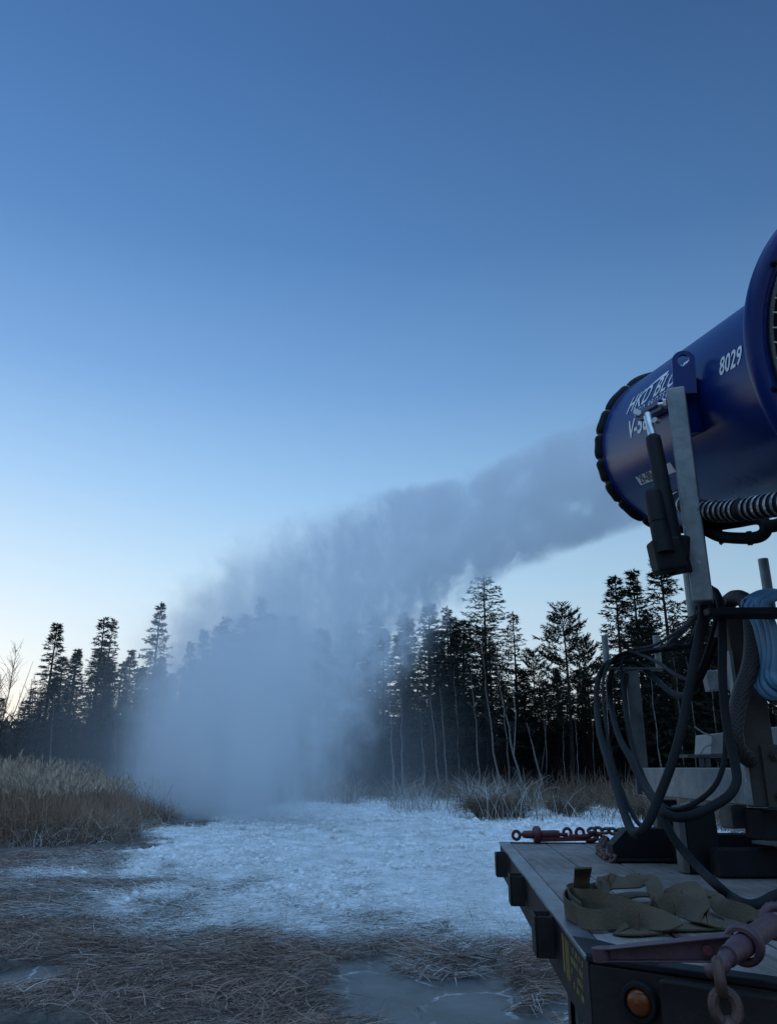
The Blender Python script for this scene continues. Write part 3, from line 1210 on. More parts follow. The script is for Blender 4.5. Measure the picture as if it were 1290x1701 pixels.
PROTO = {}


def proto(kind):
    spec = {
        'narrow': (14.0, 1.35, .06, 'column', .95, 3), 'narrow_open': (14.0, 1.45, .10, 'column', .75, 8),
        'spruce': (14.0, 2.25, .08, 'spruce', .95, 5), 'spruce_dense': (12.0, 2.0, .04, 'spruce', 1.0, 12),
        'fir': (16.0, 3.1, .22, 'fir', .92, 21), 'fir_open': (15.0, 2.3, .15, 'fir', .8, 27),
        'pine': (12.0, 2.5, .34, 'pine', .95, 31), 'pine_tall': (15.0, 2.6, .38, 'pine', .9, 35)}[kind]
    if kind not in PROTO:
        tr, cv, cf = conifer_mesh(*spec)
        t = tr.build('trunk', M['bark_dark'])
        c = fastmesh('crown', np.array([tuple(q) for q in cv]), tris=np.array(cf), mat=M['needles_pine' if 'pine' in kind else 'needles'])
        PROTO[kind] = (t, c, spec[0], [])
    return PROTO[kind]


def ground_at(x, y):
    return float(ground_z(np.array([x]), np.array([y]))[0])


USED = set()


def plant_conifer(kind, x, y, h, label, group, name, cat, lean=(0, 0), wide=1.0):
    t, c, h0, _ = proto(kind)
    r = thing(name, (x, y, ground_at(x, y)), label, cat, group)
    s = h / h0
    r.scale = (s * wide, s * wide, s)
    r.rotation_euler = (lean[0], lean[1], random.random() * 6.28)
    for src in (t, c):
        if src.name not in USED:
            USED.add(src.name)
            o = src
        else:
            o = src.copy()
            COL.objects.link(o)
        o.parent = r
    return r


def tree_px(px, py, Y):
    """height and place of a tree whose tip shows at (px, py) and that stands Y metres ahead"""
    p = at(px, py, Y)
    return p.x, Y, p.z


NAMED = [  # tip px, tip py, distance, kind, width, label
    (97, 1036, 47, 'narrow', 1.38, 'tall narrow dark spruce tree, first tall crown beside the bare trees under the sunset glow'),
    (128, 1077, 46, 'narrow', 1.20, 'shorter narrow dark spruce tree between the tall one and the twin spruces'),
    (168, 1027, 49, 'narrow_open', 1.32, 'thicker of the twin slim spruce trees with thin tops'),
    (189, 1029, 50, 'narrow_open', 0.96, 'thinner of the twin slim spruce trees with thin tops'),
    (212, 1112, 48, 'fir_open', 0.84, 'low ragged conifer tree beside the twin spruces, half in mist'),
    (232, 1104, 50, 'spruce', 0.96, 'small pointed spruce tree at the foot of the tall cone shaped spruce'),
    (266, 1001, 46, 'spruce', 1.10, 'tall cone shaped spruce tree at the mist edge, beside the reeds'),
    (320, 1066, 48, 'narrow', 1.08, 'slim spruce tree faint in the thin mist, lower of two side by side'),
    (345, 1047, 49, 'narrow', 1.20, 'slim spruce tree faint in the thin mist, taller of two side by side'),
    (432, 992, 47, 'spruce', 1.08, 'spire topped spruce tree showing only as a ghost in the thick spray'),
    (668, 1020, 46, 'narrow_open', 1.40, 'slim open conifer tree just at the edge of the thick spray'),
    (710, 1005, 45, 'narrow', 1.61, 'dark slim spruce tree standing clear of the spray with pale trunks below'),
    (741, 1008, 46, 'fir_open', 1.01, 'open conifer tree close beside the broad fir with layered boughs'),
    (802, 957, 45, 'fir', 1.32, 'tallest broad fir tree with layered upturned boughs, its tip in the spray'),
    (848, 1015, 47, 'fir_open', 1.08, 'ragged fir tree leaning out behind the broad tallest fir'),
    (929, 1012, 44, 'pine', 1.12, 'round headed pine tree standing alone against the sky with open boughs'),
    (884, 1082, 47, 'pine', 0.90, 'low pine tree in the gap between the broad fir and the round pine'),
    (968, 1062, 46, 'pine', 0.84, 'low pine tree between the round pine and the hose stand'),
    (1018, 957, 45, 'spruce_dense', 1.25, 'tall dark conifer tree, outermost of three behind the hose stand'),
    (1050, 946, 46, 'spruce_dense', 1.25, 'tall dark conifer tree, middle of three behind the hose stand'),
    (1096, 916, 44, 'spruce_dense', 1.25, 'tallest dark conifer tree right behind the steel post of the machine'),
    (1150, 965, 47, 'spruce', 1.40, 'dark spruce tree mostly hidden behind the galvanised arm'),
    (1205, 1045, 46, 'pine', 1.12, 'dark pine tree seen between the hose stand and the blue hose'),
    (1262, 1062, 47, 'pine', 1.12, 'dark pine tree seen below the coil of blue hose')]
random.seed(11)
for (px, py, Y, kind, wide, lab) in NAMED:
    x, y, h = tree_px(px, py, Y)
    nm = 'pine_tree' if 'pine' in kind else ('fir_tree' if 'fir' in kind else 'spruce_tree')
    plant_conifer(kind, x, y, h, lab, 'conifers in the front row of the wood', nm, 'tree', (random.uniform(-.02, .02), random.uniform(-.02, .02)), wide)

# the skyline behind and between: height of the wood by photo column
SKY = [(-500, 1120), (-200, 1110), (0, 1180), (60, 1165), (110, 1115), (200, 1115), (280, 1090), (330, 1080), (380, 1040), (430, 1030), (500, 1035), (600, 1035), (690, 1040), (760, 1050), (850, 1100), (900, 1150), (1000, 1120), (1060, 1040), (1150, 1030), (1250, 1120), (1500, 1060), (1900, 1060)]
skx, sky_ = zip(*SKY)
kinds_back = ['narrow', 'spruce', 'spruce_dense', 'fir_open', 'spruce_dense', 'narrow_open', 'pine']
nback = 0
for row, (Y0, npx, drop) in enumerate(((49, 34, 25), (52, 38, 10), (56, 40, 10), (61, 40, 10))):
    for i in range(npx):
        px = -260 + (1840 / npx) * (i + random.uniform(.1, .9))
        py = float(np.interp(px, skx, sky_)) + drop + random.uniform(-45, 45)
        Y = Y0 + random.uniform(-2, 2)
        x, y, h = tree_px(px, py, Y)
        kind = random.choice(kinds_back if px > 860 else kinds_back[:-1])
        nm = 'pine_tree' if 'pine' in kind else ('fir_tree' if 'fir' in kind else 'spruce_tree')
        plant_conifer(kind, x, y, max(h, 4), 'dark conifer tree deep in the wood behind the front row', 'conifers deep in the wood', nm, 'tree', (random.uniform(-.03, .03), random.uniform(-.03, .03)), random.uniform(1.2, 1.8))
# young dense spruces that close the wood near the ground
for i in range(46):
    px = -150 + 1600 / 46 * (i + random.random())
    Y = random.uniform(46.5, 53)
    x, y, h = tree_px(px, random.uniform(1150, 1225), Y)
    plant_conifer('spruce_dense', x, y, h, 'young dense dark spruce tree low among the trunks of the wood', 'young spruces between the trunks', 'spruce_tree', 'tree', (0, 0), random.uniform(1.2, 1.9))


def bare_tree(base_, top, r0, seed, twiggy=.5, mat='bark_pale', bend=.3, fork=None):
    """slim leafless tree: trunk MB and twig strips"""
    R_ = random.Random(seed)
    a, b = Vector(base_), Vector(top)
    tr = MB()
    n = 10
    side = Vector((R_.uniform(-1, 1), R_.uniform(-1, 1), 0)) * bend
    pts = [a.lerp(b, i / n) + side * math.sin(math.pi * i / n) * (1 if i % 2 else .9) + Vector((R_.uniform(-.05, .05), R_.uniform(-.05, .05), 0)) for i in range(n + 1)]
    tr.tube(pts, [r0 * (1 - .8 * i / n) for i in range(n + 1)], 6)
    if fork:
        q = pts[3]
        tr.tube([q, q.lerp(b, .4) + Vector((fork, 0, 0)), b + Vector((fork * 1.6, .2, -.6))], [r0 * .6, r0 * .45, r0 * .15], 6)
    tw = MB()
    H = (b - a).length
    for k in range(int(26 * twiggy * H / 8)):
        t = R_.uniform(.35, 1.0)
        i = min(n - 1, int(t * n))
        p = pts[i].lerp(pts[i + 1], t * n - i)
        az = R_.random() * 6.28
        L = R_.uniform(.5, 1.7) * (1.15 - t * .7) * H / 8
        d = Vector((math.cos(az) * .55, math.sin(az) * .55, R_.uniform(.5, 1.0))).normalized()
        q = [p, p + d * L * .5 + Vector((0, 0, .04)), p + d * L + Vector((R_.uniform(-.1, .1), 0, .18 * L))]
        tw.tube(q, [r0 * .26, r0 * .18, r0 * .08], 4, cap=False)
        for _ in range(3):
            s0 = q[1].lerp(q[2], R_.random())
            e = Vector((R_.uniform(-1, 1), R_.uniform(-1, 1), R_.uniform(.3, 1.2))).normalized()
            tw.tube([s0, s0 + e * L * R_.uniform(.2, .5)], [r0 * .12, r0 * .06], 3, cap=False)
    return tr, tw


BIRCH = [  # base px, base py, top px, top py, distance, radius, fork, label
    (868, 1312, 822, 1092, 41, .085, .5, 'pale forked birch tree, thickest of the bright trunks under the broad fir'),
    (905, 1318, 874, 1200, 40, .085, 0, 'short broken birch trunk leaning over just beside the forked birch'),
    (830, 1312, 800, 1070, 41.5, .075, 0, 'long leaning birch tree with a smooth pale trunk under the broad fir'),
    (846, 1308, 823, 1080, 43, .055, 0, 'thin pale birch tree between the long leaning one and the forked one'),
    (796, 1310, 781, 1120, 42, .06, 0, 'thin grey birch tree in front of the darkest part of the wood'),
    (742, 1310, 728, 1140, 41, .06, 0, 'slim birch tree with crooked pale trunk below the dark slim spruce'),
    (728, 1312, 714, 1150, 41, .065, 0, 'straight white birch tree below the dark slim spruce'),
    (708, 1312, 698, 1180, 41.5, .05, 0, 'short white birch tree beside two taller ones near the mist'),
    (672, 1312, 666, 1140, 40, .06, 0, 'misty white birch tree, first one clear of the thick spray'),
    (655, 1312, 647, 1130, 40, .06, 0, 'misty white birch tree with a double stem at the spray edge'),
    (762, 1306, 752, 1110, 44, .05, 0, 'faint grey birch tree deep behind the slim pale ones'),
    (908, 1300, 896, 1110, 44, .05, 0, 'thin birch tree standing in shade behind the broken trunk'),
    (898, 1300, 916, 1100, 44, .045, 0, 'thin birch tree leaning towards the round headed pine'),
    (942, 1310, 935, 1200, 43, .04, 0, 'short thin pale sapling tree in front of the round headed pine'),
    (962, 1310, 955, 1190, 43, .045, 0, 'short pale sapling tree between the round pine and the hose stand'),
    (985, 1305, 978, 1160, 44, .04, 0, 'thin pale sapling tree seen just outside the looped cables'),
    (1012, 1305, 1003, 1100, 42, .05, 0, 'pale birch tree seen through the hanging cable loops'),
    (1100, 1290, 1078, 1105, 42, .06, 0, 'pale birch tree seen beside the galvanised stand post'),
    (1133, 1275, 1118, 1085, 43, .055, 0, 'pale leaning birch tree seen between the two hanging cables'),
    (1152, 1260, 1140, 1090, 43, .05, 0, 'pale birch tree seen just above the grey cabinet'),
    (1190, 1250, 1178, 1110, 43, .06, 0, 'pale birch tree seen behind the right hanging cable'),
    (83, 1290, 92, 1150, 43, .06, 0, 'pale thin birch tree in front of the tall dark spruce behind the reeds'),
    (193, 1290, 191, 1190, 42, .05, 0, 'white birch trunk above the reeds at the mist edge'),
    (212, 1290, 214, 1180, 42, .045, 0, 'faint white birch trunk in the thin mist past the reeds')]
for i, (bx, by, tx, ty, Y, r0, fk, lab) in enumerate(BIRCH):
    t_ = at(tx, ty, Y)
    b_ = at(bx, by, Y)
    gz = ground_at(b_.x, Y)
    # carry the lean on down to the ground
    if abs(b_.z - gz) > .05:
        k_ = (t_.z - gz) / max(.5, (t_.z - b_.z))
        b_ = t_ + (b_ - t_) * k_
    tr, tw = bare_tree((b_.x, Y, gz - .1), t_, r0 * .78, 100 + i, .9, fork=fk, bend=.10)
    r = thing('birch_tree', (b_.x, Y, gz), lab, 'tree', 'bare pale birches before the wood')
    tr.build('trunk', M['bark_pale'], r)
    tw.build('crown', M['twigs'], r)
LEFT_BARE = [(28, 1080, 45, .05, 'tall bare alder tree with fine twigs against the yellow sky'),
             (3, 1120, 44, .05, 'bare alder tree cut by the edge of the view, against the glow'),
             (52, 1128, 46, .04, 'slim bare alder tree between the tall bare one and the dark spruce'),
             (68, 1140, 47, .04, 'low bare alder tree just beside the tall dark spruce'),
             (40, 1160, 44, .035, 'short bush like alder tree below the tall bare one')]
for i, (px, py, Y, r0, lab) in enumerate(LEFT_BARE):
    t_ = at(px, py, Y)
    gz = ground_at(t_.x - .3, Y)
    tr, tw = bare_tree((t_.x - .4, Y, gz - .1), t_, r0, 300 + i, 2.6, bend=.35, fork=.6 if i == 0 else -.4)
    r = thing('alder_tree', (t_.x - .4, Y, gz), lab, 'tree', 'bare alders under the glow')
    tr.build('trunk', M['twigs'], r)
    tw.build('crown', M['twigs'], r)


def build_thicket():
    B = Blades()
    N = 42000
    x = rng.uniform(-34, 34, N)
    y = rng.uniform(43.5, 56, N)
    z = ground_z(x, y)
    h = rng.uniform(1.2, 4.6, N) * (.6 + .7 * fbm(x * .3, y * .3, 19, 2))
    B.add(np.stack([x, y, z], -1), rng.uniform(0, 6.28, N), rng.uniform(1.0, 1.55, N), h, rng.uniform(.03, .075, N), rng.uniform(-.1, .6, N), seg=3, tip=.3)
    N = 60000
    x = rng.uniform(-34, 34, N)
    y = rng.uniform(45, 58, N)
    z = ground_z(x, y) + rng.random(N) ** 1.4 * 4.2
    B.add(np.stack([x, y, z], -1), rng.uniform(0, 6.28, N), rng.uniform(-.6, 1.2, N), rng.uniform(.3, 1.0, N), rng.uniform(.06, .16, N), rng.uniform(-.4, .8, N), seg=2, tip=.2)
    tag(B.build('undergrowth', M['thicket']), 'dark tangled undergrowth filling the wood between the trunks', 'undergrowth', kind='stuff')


build_thicket()

# ================================================================== TRAILER
DZ = 1.10
NL = onz(970, 1586, DZ)            # near corner of the deck's long side
FL = onz(828, 1398, DZ)            # far corner
C2 = onz(1093, 1608, DZ)           # along the slanted corner
C3 = onz(1290, 1632, DZ)
ldir = (FL - NL).normalized()      # along the long side, away from the viewer
out = Vector((-ldir.y, ldir.x, 0))  # out of the long side
if out.x > 0:
    out = -out
WID = 2.35
cdir = (C3 - NL).normalized()
CE = NL + cdir * .95               # end of the slanted corner
FR = FL - out * WID
RR = CE - out * (WID - (CE - NL).dot(-out))
TR = thing('flatbed_trailer', (NL.x - out.x * 1.1, NL.y + 1.6, 0), 'flatbed trailer with weathered wood deck, dark steel frame and stake pockets, carrying the blue machine', 'trailer')
cout = Vector((cdir.y, -cdir.x, 0))
if cout.y > 0:
    cout = -cout
up = Vector((0, 0, 1))

# deck boards, laid along the trailer
mb = MB()
inset = .062
n_pl = 11
usable = WID - 2 * inset
for i in range(n_pl):
    w0 = inset + usable * i / n_pl + .003
    w1 = inset + usable * (i + 1) / n_pl - .003

    def near_end(w):
        p0 = NL - out * w
        # where the line at width w meets the slanted corner, less the steel nosing
        o2 = NL - cout * .055
        den = ldir.x * cdir.y - ldir.y * cdir.x
        dx, dy = o2.x - p0.x, o2.y - p0.y
        t = (dx * cdir.y - dy * cdir.x) / den
        lim = (CE - NL).dot(ldir) + .055
        return p0 + ldir * max(t, lim)
    a0, a1 = near_end(w0), near_end(w1)
    L_ = (FL - NL).dot(ldir) - .05
    b0, b1 = NL - out * w0 + ldir * L_, NL - out * w1 + ldir * L_
    jz = random.uniform(-.002, .002)
    for q in (a0, a1, b0, b1):
        q.z = DZ - .004 + jz
    mb.prism([a0, a1, b1, b0], (0, 0, -.04))
mb.build('deck', M['deck'], TR, bevel=.003)
mb = MB()   # steel edging on top along the long side, the slanted corner and the far end
mb.prism([NL, FL, FL - out * .058, NL - out * .058 + ldir * .02], (0, 0, -.012))
for q in ():
    pass
mb.build('rub_rail', M['rub_steel'], TR, bevel=.003)
mb = MB()
e0 = NL - up * .0005 + cdir * .002
mb.prism([e0, e0 + cdir * .93, e0 + cdir * .93 - cout * .052, e0 - out * .06 + ldir * .03 - cout * .0], (0, 0, -.014))
g0 = NL - up * .016 - out * .02
mb.prism([e0 - out * .002 + up * .003 + ldir * .004, e0 + cdir * .16 - cout * .004 + up * .003, e0 + cdir * .16 - cout * .075 + up * .003, e0 - out * .062 + ldir * .15 + up * .003, e0 - out * .002 + ldir * .20 + up * .003], (0, 0, -.006))
mb.build('corner_plate', M['black_steel'], TR, bevel=.003)
mb = MB()
mb.prism([FL - up * .001 - out * .06, FL - up * .001 - out * WID, FL - up * .001 - out * WID - ldir * .05, FL - up * .001 - out * .06 - ldir * .05], (0, 0, -.012))
mb.build('end_plate', M['black_steel'], TR, bevel=.003)
RAILH = .155
mb = MB()   # long side rail, the rail set under the deck edge
p0, p1 = NL - up * .0145 - out * .006, FL - up * .0145 - out * .006
mb.prism([p0, p1, p1 - out * .05, p0 - out * .05 + ldir * .03], (0, 0, -RAILH))
mb.build('side_rail', M['deck_steel'], TR, bevel=.004)
mb = MB()
p0, p1 = NL - up * .0165 - cout * .004 + cdir * .006, CE - up * .0165 - cout * .004
mb.prism([p0, p1, p1 - cout * .05, p0 - cout * .05 + cdir * .03], (0, 0, -RAILH - .012))
p2 = CE - up * .0165 - out * .004
mb.prism([CE - up * .0165, CE - out * 1.3 - up * .0165, CE - out * 1.3 - up * .0165 + ldir * .05, CE - up * .0165 + ldir * .05], (0, 0, -RAILH - .01))
mb.build('rear_beam', M['deck_steel'], TR, bevel=.005)
mb = MB()   # plate box that stands proud of the slanted corner
q0 = NL + cdir * (C2 - NL).length + cout * .001
mb.prism([q0 - up * .02, q0 + cdir * .62 - up * .02, q0 + cdir * .62 + cout * .035 - up * .02, q0 + cout * .035 - up * .02], (0, 0, -.150))
mb.build('bumper_plate', M['deck_steel'], TR, bevel=.004)
mb = MB()
for a_, dxy in ((.045, .01), (.045, .11)):
    pass
# frame members and axle under the deck
for w in (.55, 1.75):
    a_, b_ = NL - out * w + ldir * .35 - up * .06, FL - out * w - ldir * .1 - up * .06
    mb.beam(a_ - up * .1, b_ - up * .1, .08, .18)
for k in range(6):
    a_ = NL + ldir * (.45 + k * .45) - up * .10
    mb.beam(a_ - out * .06, a_ - out * (WID - .06), .05, .09)
mb.build('chassis', M['black_steel'], TR)
# stake pockets
for (px, ln) in ((920, .10), (870, .10), (842, .10)):
    # the rail point under photo column px
    best = min((abs(645 + FPX * (NL + ldir * t).x / ((NL + ldir * t).y * _c + (DZ - .003 - CAMZ) * _s) - px), t) for t in np.linspace(.2, 2.8, 1200))[1]
    c = NL + ldir * best - up * .004
    mb = MB()
    w_, d_, th, hh = .056, ln, .006, .108
    rr = Matrix((out, ldir, up)).transposed()
    x0 = .001
    for (cx, cy, sx_, sy_) in ((x0 + w_ - th / 2, d_ / 2, th, d_), (x0 + (w_ - th) / 2, th / 2, w_ - th, th), (x0 + (w_ - th) / 2, d_ - th / 2, w_ - th, th)):
        mb.box(c + out * cx + ldir * cy - up * hh / 2, (sx_, sy_, hh), rr)
    mb.build('stake_pocket', M['deck_steel'], TR, bevel=.003)
# marker lamp on the slanted corner
lc = NL + cdir * .120 - up * .074 + cout * .0
lamp = MB()
lamp.lathe(lc, cout, [(-.004, .040), (.010, .040), (.016, .037), (.017, .030), (.010, .028), (.006, .027)], 32)
lo = lamp.build('marker_lamp', M['black_rubber'], TR)
lens = MB()
lens.lathe(lc, cout, [(.006, .0275), (.012, .0265), (.017, .021), (.020, .012), (.021, .001)], 28)
lens.build('lens', M['amber'], lo)
# yellow stencilled warning on the side rail, too worn to read
mb = MB()
for k, (s0, s1, h0, h1) in enumerate(((.375, .395, .01, .10), (.335, .348, .01, .105), (.310, .322, .012, .105), (.286, .298, .012, .100))):
    a_ = NL + ldir * s0 + out * .0005 - out * .006 - up * (.018 + h0)
    b_ = NL + ldir * s1 + out * .0005 - out * .006 - up * (.018 + h0)
    mb.prism([a_, b_, b_ - up * (h1 - h0), a_ - up * (h1 - h0)], out * .0012)
mb.build('stripe', M['yellow_ink'], TR)
mb = MB()
for row in range(4):
    s = .255
    while s > .07:
        w_ = random.uniform(.006, .016)
        a_ = NL + ldir * s - out * .0055 - up * (.028 + row * .026)
        if random.random() < .55:
            mb.prism([a_, a_ - ldir * w_, a_ - ldir * w_ - up * .013, a_ - up * .013], out * .0012)
        s -= w_ + random.uniform(.005, .014)
mb.build('lettering', M['yellow_ink'], TR)
# wheels and mudguard bracket
wheel_c = NL - out * .27 + ldir * .62
wheel_c.z = .40


def wheel(c, parent):
    ty = MB()
    w = .235
    R0 = .40
    prof = [(-w / 2, .24), (-w / 2, .33), (-w / 2 + .02, .375), (-w / 2 + .045, .395)]
    n_g = 5
    for g_ in range(n_g):
        s0 = -w / 2 + .045 + (w - .09) * g_ / n_g
        s1 = -w / 2 + .045 + (w - .09) * (g_ + 1) / n_g
        prof += [(s0 + .004, R0), (s1 - .006, R0), (s1 - .005, R0 - .014), (s1 - .0005, R0 - .014)]
    prof += [(w / 2 - .045, .395), (w / 2 - .02, .375), (w / 2, .33), (w / 2, .24)]
    ty.lathe(c, out, prof, 56)
    t_ = ty.build('wheel', M['tyre'], parent)
    rim = MB()
    rim.lathe(c, out, [(-w / 2 + .01, .24), (w / 2 - .02, .24), (w / 2 - .03, .21), (.02, .19), (.03, .07), (.09, .06), (.09, .001)], 32)
    rim.build('rim', M['galv_dull'], t_)


for k, (along, across) in enumerate(((1.05, .42), (1.93, .42), (1.05, WID - .42), (1.93, WID - .42))):
    c = NL - out * across + ldir * (along + .35)
    c.z = .40 + ground_at(c.x, c.y)
    wheel(c, TR)
mb = MB()   # steel mudguard hanger below the rail
h0 = NL - out * .022 + ldir * .10 - up * .175
mb.box(h0 - up * .22, (.022, .05, .44), Matrix((out, ldir, up)).transposed())
mb.box(h0 - out * .045 - up * .22 + ldir * .02, (.03, .012, .44), Matrix((out, ldir, up)).transposed())
mb.build('mudguard_hanger', M['galv'], TR, bevel=.003)
mb = MB()
mb.box(h0 - out * .20 - up * .30 + ldir * .06, (.20, .012, .50), Matrix((out, ldir, up)).transposed())
mb.build('mud_flap', M['tyre'], TR, bevel=.003)

# ================================================================== SNOW GUN
F = Vector((1.65, 4.1, 3.23))
AX = Vector((-.084, .9886, .1955)).normalized()
RT = AX.cross(up).normalized()
UP = RT.cross(AX)
RB = .445
GUN = thing('snow_gun', (1.75, 3.6, DZ), 'big blue fan snow gun on a galvanised and black stand, blowing spray over the field', 'snow gun')


def gp(s, phi, R=RB):
    a = math.radians(phi)
    return F + AX * s + (RT * math.cos(a) + UP * math.sin(a)) * R


def gn(phi):
    a = math.radians(phi)
    return RT * math.cos(a) + UP * math.sin(a)


LB = 1.66
mb = MB()
prof = [(-.02, RB - .03), (-.012, RB - .012), (-.02, RB + .004), (-.05, RB + .006), (-.055, RB)]
for k in range(1, 12):
    prof.append((-.055 - (LB - .055) * k / 11, RB))
mb.lathe(F, AX, prof, 96, ref=RT)
mb.lathe(F, AX, [(-.02, RB - .03), (-LB, RB - .03)], 96, ref=RT)
barrel = mb.build('barrel', M['blue'], GUN)
# flared inlet bell
mb = MB()
bell = []
for k in range(11):
    t = k / 10
    bell.append((-LB + .05 - .19 * t, RB + .003 + .160 * (1 - math.cos(t * math.pi / 2))))
mb.lathe(F, AX, bell, 96, ref=RT)
er = bell[-1]
lip = [(er[0] - .012 * math.cos(a), er[1] + .010 + .016 * math.sin(a) - .01) for a in np.linspace(math.pi / 2, -math.pi / 2 - .2, 8)]
lip = [er, (er[0] - .012, er[1] + .004), (er[0] - .03, er[1] + .002), (er[0] - .042, er[1] - .008), (er[0] - .046, er[1] - .03), (er[0] - .036, er[1] - .06), (er[0] - .02, er[1] - .075), (er[0] + .03, er[1] - .095), (er[0] + .10, RB - .02), (er[0] + .25, RB - .028)]
mb.lathe(F, AX, lip[:7], 96, ref=RT)
bellO = mb.build('bell', M['blue'], GUN)
mb = MB()
mb.lathe(F, AX, lip[6:] + [(-LB + .75, RB - .030)], 96, ref=RT)
mb.build('inlet_throat', M['black_rubber'], GUN)
RG = er[1] - .072
SG = er[0] - .046
mb = MB()
for a_ in range(0, 360, 45):
    c = gp(SG + .004, a_ + 20, er[1] - .040)
    mb.cyl(c, c - AX * .012, .011, 6)
    mb.cyl(c - AX * .008, c - AX * .020, .006, 10)
mb.build('bolt', M['black_steel'], bellO)
mb = MB()   # seat ring of the guard
mb.lathe(F, AX, [(SG + .002, RG + .008), (SG - .006, RG + .008), (SG - .006, RG - .004), (SG + .002, RG - .004)], 96, ref=RT)
mb.build('guard_ring', M['galv_dull'], GUN)
mb = MB()   # wire guard: level wires and a few uprights
wz = np.arange(-RG + .03, RG, .052)
for z_ in wz:
    hw = math.sqrt(max(0, RG ** 2 - z_ ** 2))
    pts = [F + AX * (SG - .004) + RT * (hw * (2 * j / 12 - 1)) + UP * (z_ + random.uniform(-.002, .002)) for j in range(13)]
    mb.tube(pts, .0032, 6)
for x_ in np.arange(-RG + .05, RG, .16):
    hh = math.sqrt(max(0, RG ** 2 - x_ ** 2))
    pts = [F + AX * (SG - .009) + UP * (hh * (2 * j / 16 - 1)) + RT * (x_ + random.uniform(-.006, .006)) for j in range(17)]
    mb.tube(pts, .0032, 6)
mb.build('inlet_guard', M['wire'], GUN)
# motor and fan inside
mb = MB()
mb.lathe(F, AX, [(-LB + .05, .001), (-LB + .05, .15), (-LB + .10, .17), (-LB + .60, .17), (-LB + .75, .08), (-LB + .78, .001)], 32, ref=RT)
for a_ in range(0, 360, 60):
    mb.beam(gp(-LB + .3, a_, .17), gp(-LB + .3, a_, RB - .025), .012, .30, up=AX)
mb.build('motor', M['black_steel'], GUN)
mb = MB()
mb.lathe(F, AX, [(-.80, .001), (-.80, .12), (-.62, .12), (-.58, .06), (-.57, .001)], 28, ref=RT)
for k in range(9):
    a_ = k * 40
    p_, q_ = [], []
    vs = []
    for j in range(6):
        r_ = .11 + (RB - .045 - .11) * j / 5
        tw_ = 38 - 22 * j / 5
        ch = .07 + .02 * j / 5
        for sgn in (-1, 1):
            vs.append(gp(-.70 + sgn * ch * math.sin(math.radians(tw_)), a_ + sgn * math.degrees(ch * math.cos(math.radians(tw_)) / r_) * .8, r_))
    mb.add(vs, [(2 * j, 2 * j + 1, 2 * j + 3, 2 * j + 2) for j in range(5)], True)
mb.build('fan', M['black_steel'], GUN)
# nozzle ring: sleeved hose in short lengths round the muzzle
ring = MB()
SR, RR_, rr_ = .005, RB + .001, .033
edges = [96, 128, 152, 171, 189, 206, 222, 243, 262, 284, 312, 340, 368, 396, 424, 456]
for a0, a1 in zip(edges[:-1], edges[1:]):
    pts = []
    rad = []
    for j in range(9):
        t = j / 8
        a_ = a0 + 1.1 + (a1 - a0 - 2.2) * t
        pts.append(gp(SR, a_, RR_))
        rad.append(rr_ * (.80 + .20 * min(1, 8 * min(t, 1 - t) + .3)) * (1 + .05 * math.sin(9 * t + a0)))
    ring.tube(pts, rad, 12)
rg = ring.build('nozzle_ring', M['black_rubber'], GUN)
for a_ in edges[:-1]:
    mb = MB()
    mb.tube([gp(SR, a_ - 1.6, RR_), gp(SR, a_ + 1.6, RR_)], .022, 10)
    mb.cyl(gp(SR, a_, RR_ - .005), gp(SR - .055, a_, RR_ - .03), .010, 8)
    mb.build('coupling', M['galv_dull'], rg)
mb = MB()   # spray nozzles in two rings at the muzzle
for a_ in range(0, 360, 15):
    c = gp(.0, a_ + 4, RB - .055)
    mb.cyl(c - AX * .03, c + AX * .018, .012, 8)
mb.lathe(F, AX, [(-.02, RB - .075), (-.02, RB - .03), (-.05, RB - .03), (-.05, RB - .075)], 64, ref=RT)
mb.build('spray_nozzle', M['galv_dull'], GUN)


# writing on the barrel
def wrap_text(txt, s0, phi0, size, mat, name, parent, shear=0.0, spacing=1.0, R=None, xs=1.0, lift=.0022, rot=0.0, bold=0.0):
    """letters that run from the muzzle towards the inlet on the barrel's near side"""
    cu = bpy.data.curves.new(name, 'FONT')
    cu.body = txt
    cu.size = size
    cu.shear = shear
    cu.space_character = spacing
    cu.offset = bold
    cu.resolution_u = 3
    tmp = bpy.data.objects.new(name + '_tmp', cu)
    COL.objects.link(tmp)
    dg = bpy.context.evaluated_depsgraph_get()
    me = bpy.data.meshes.new_from_object(tmp.evaluated_get(dg))
    bpy.data.objects.remove(tmp)
    bpy.data.curves.remove(cu)
    bm = bmesh.new()
    bm.from_mesh(me)
    bmesh.ops.triangulate(bm, faces=bm.faces)
    for _ in range(2):
        long_ = [e for e in bm.edges if e.calc_length() > size * .22]
        if long_:
            bmesh.ops.subdivide_edges(bm, edges=long_, cuts=1)
            bmesh.ops.triangulate(bm, faces=bm.faces)
    off = parent_origin(parent)
    Rr = R or RB
    ca_, sa_ = math.cos(rot), math.sin(rot)
    for v in bm.verts:
        x, y = v.co.x * xs, v.co.y
        x, y = x * ca_ - y * sa_, x * sa_ + y * ca_
        v.co = gp(s0 - x, phi0 - math.degrees(y / Rr), Rr + lift) - off
    bmesh.ops.recalc_face_normals(bm, faces=bm.faces)
    bm.to_mesh(me)
    bm.free()
    me.name = name
    me.materials.clear()
    me.materials.append(mat)
    for p in me.polygons:
        p.use_smooth = False
    o = bpy.data.objects.new(name, me)
    COL.objects.link(o)
    o.parent = parent
    return o


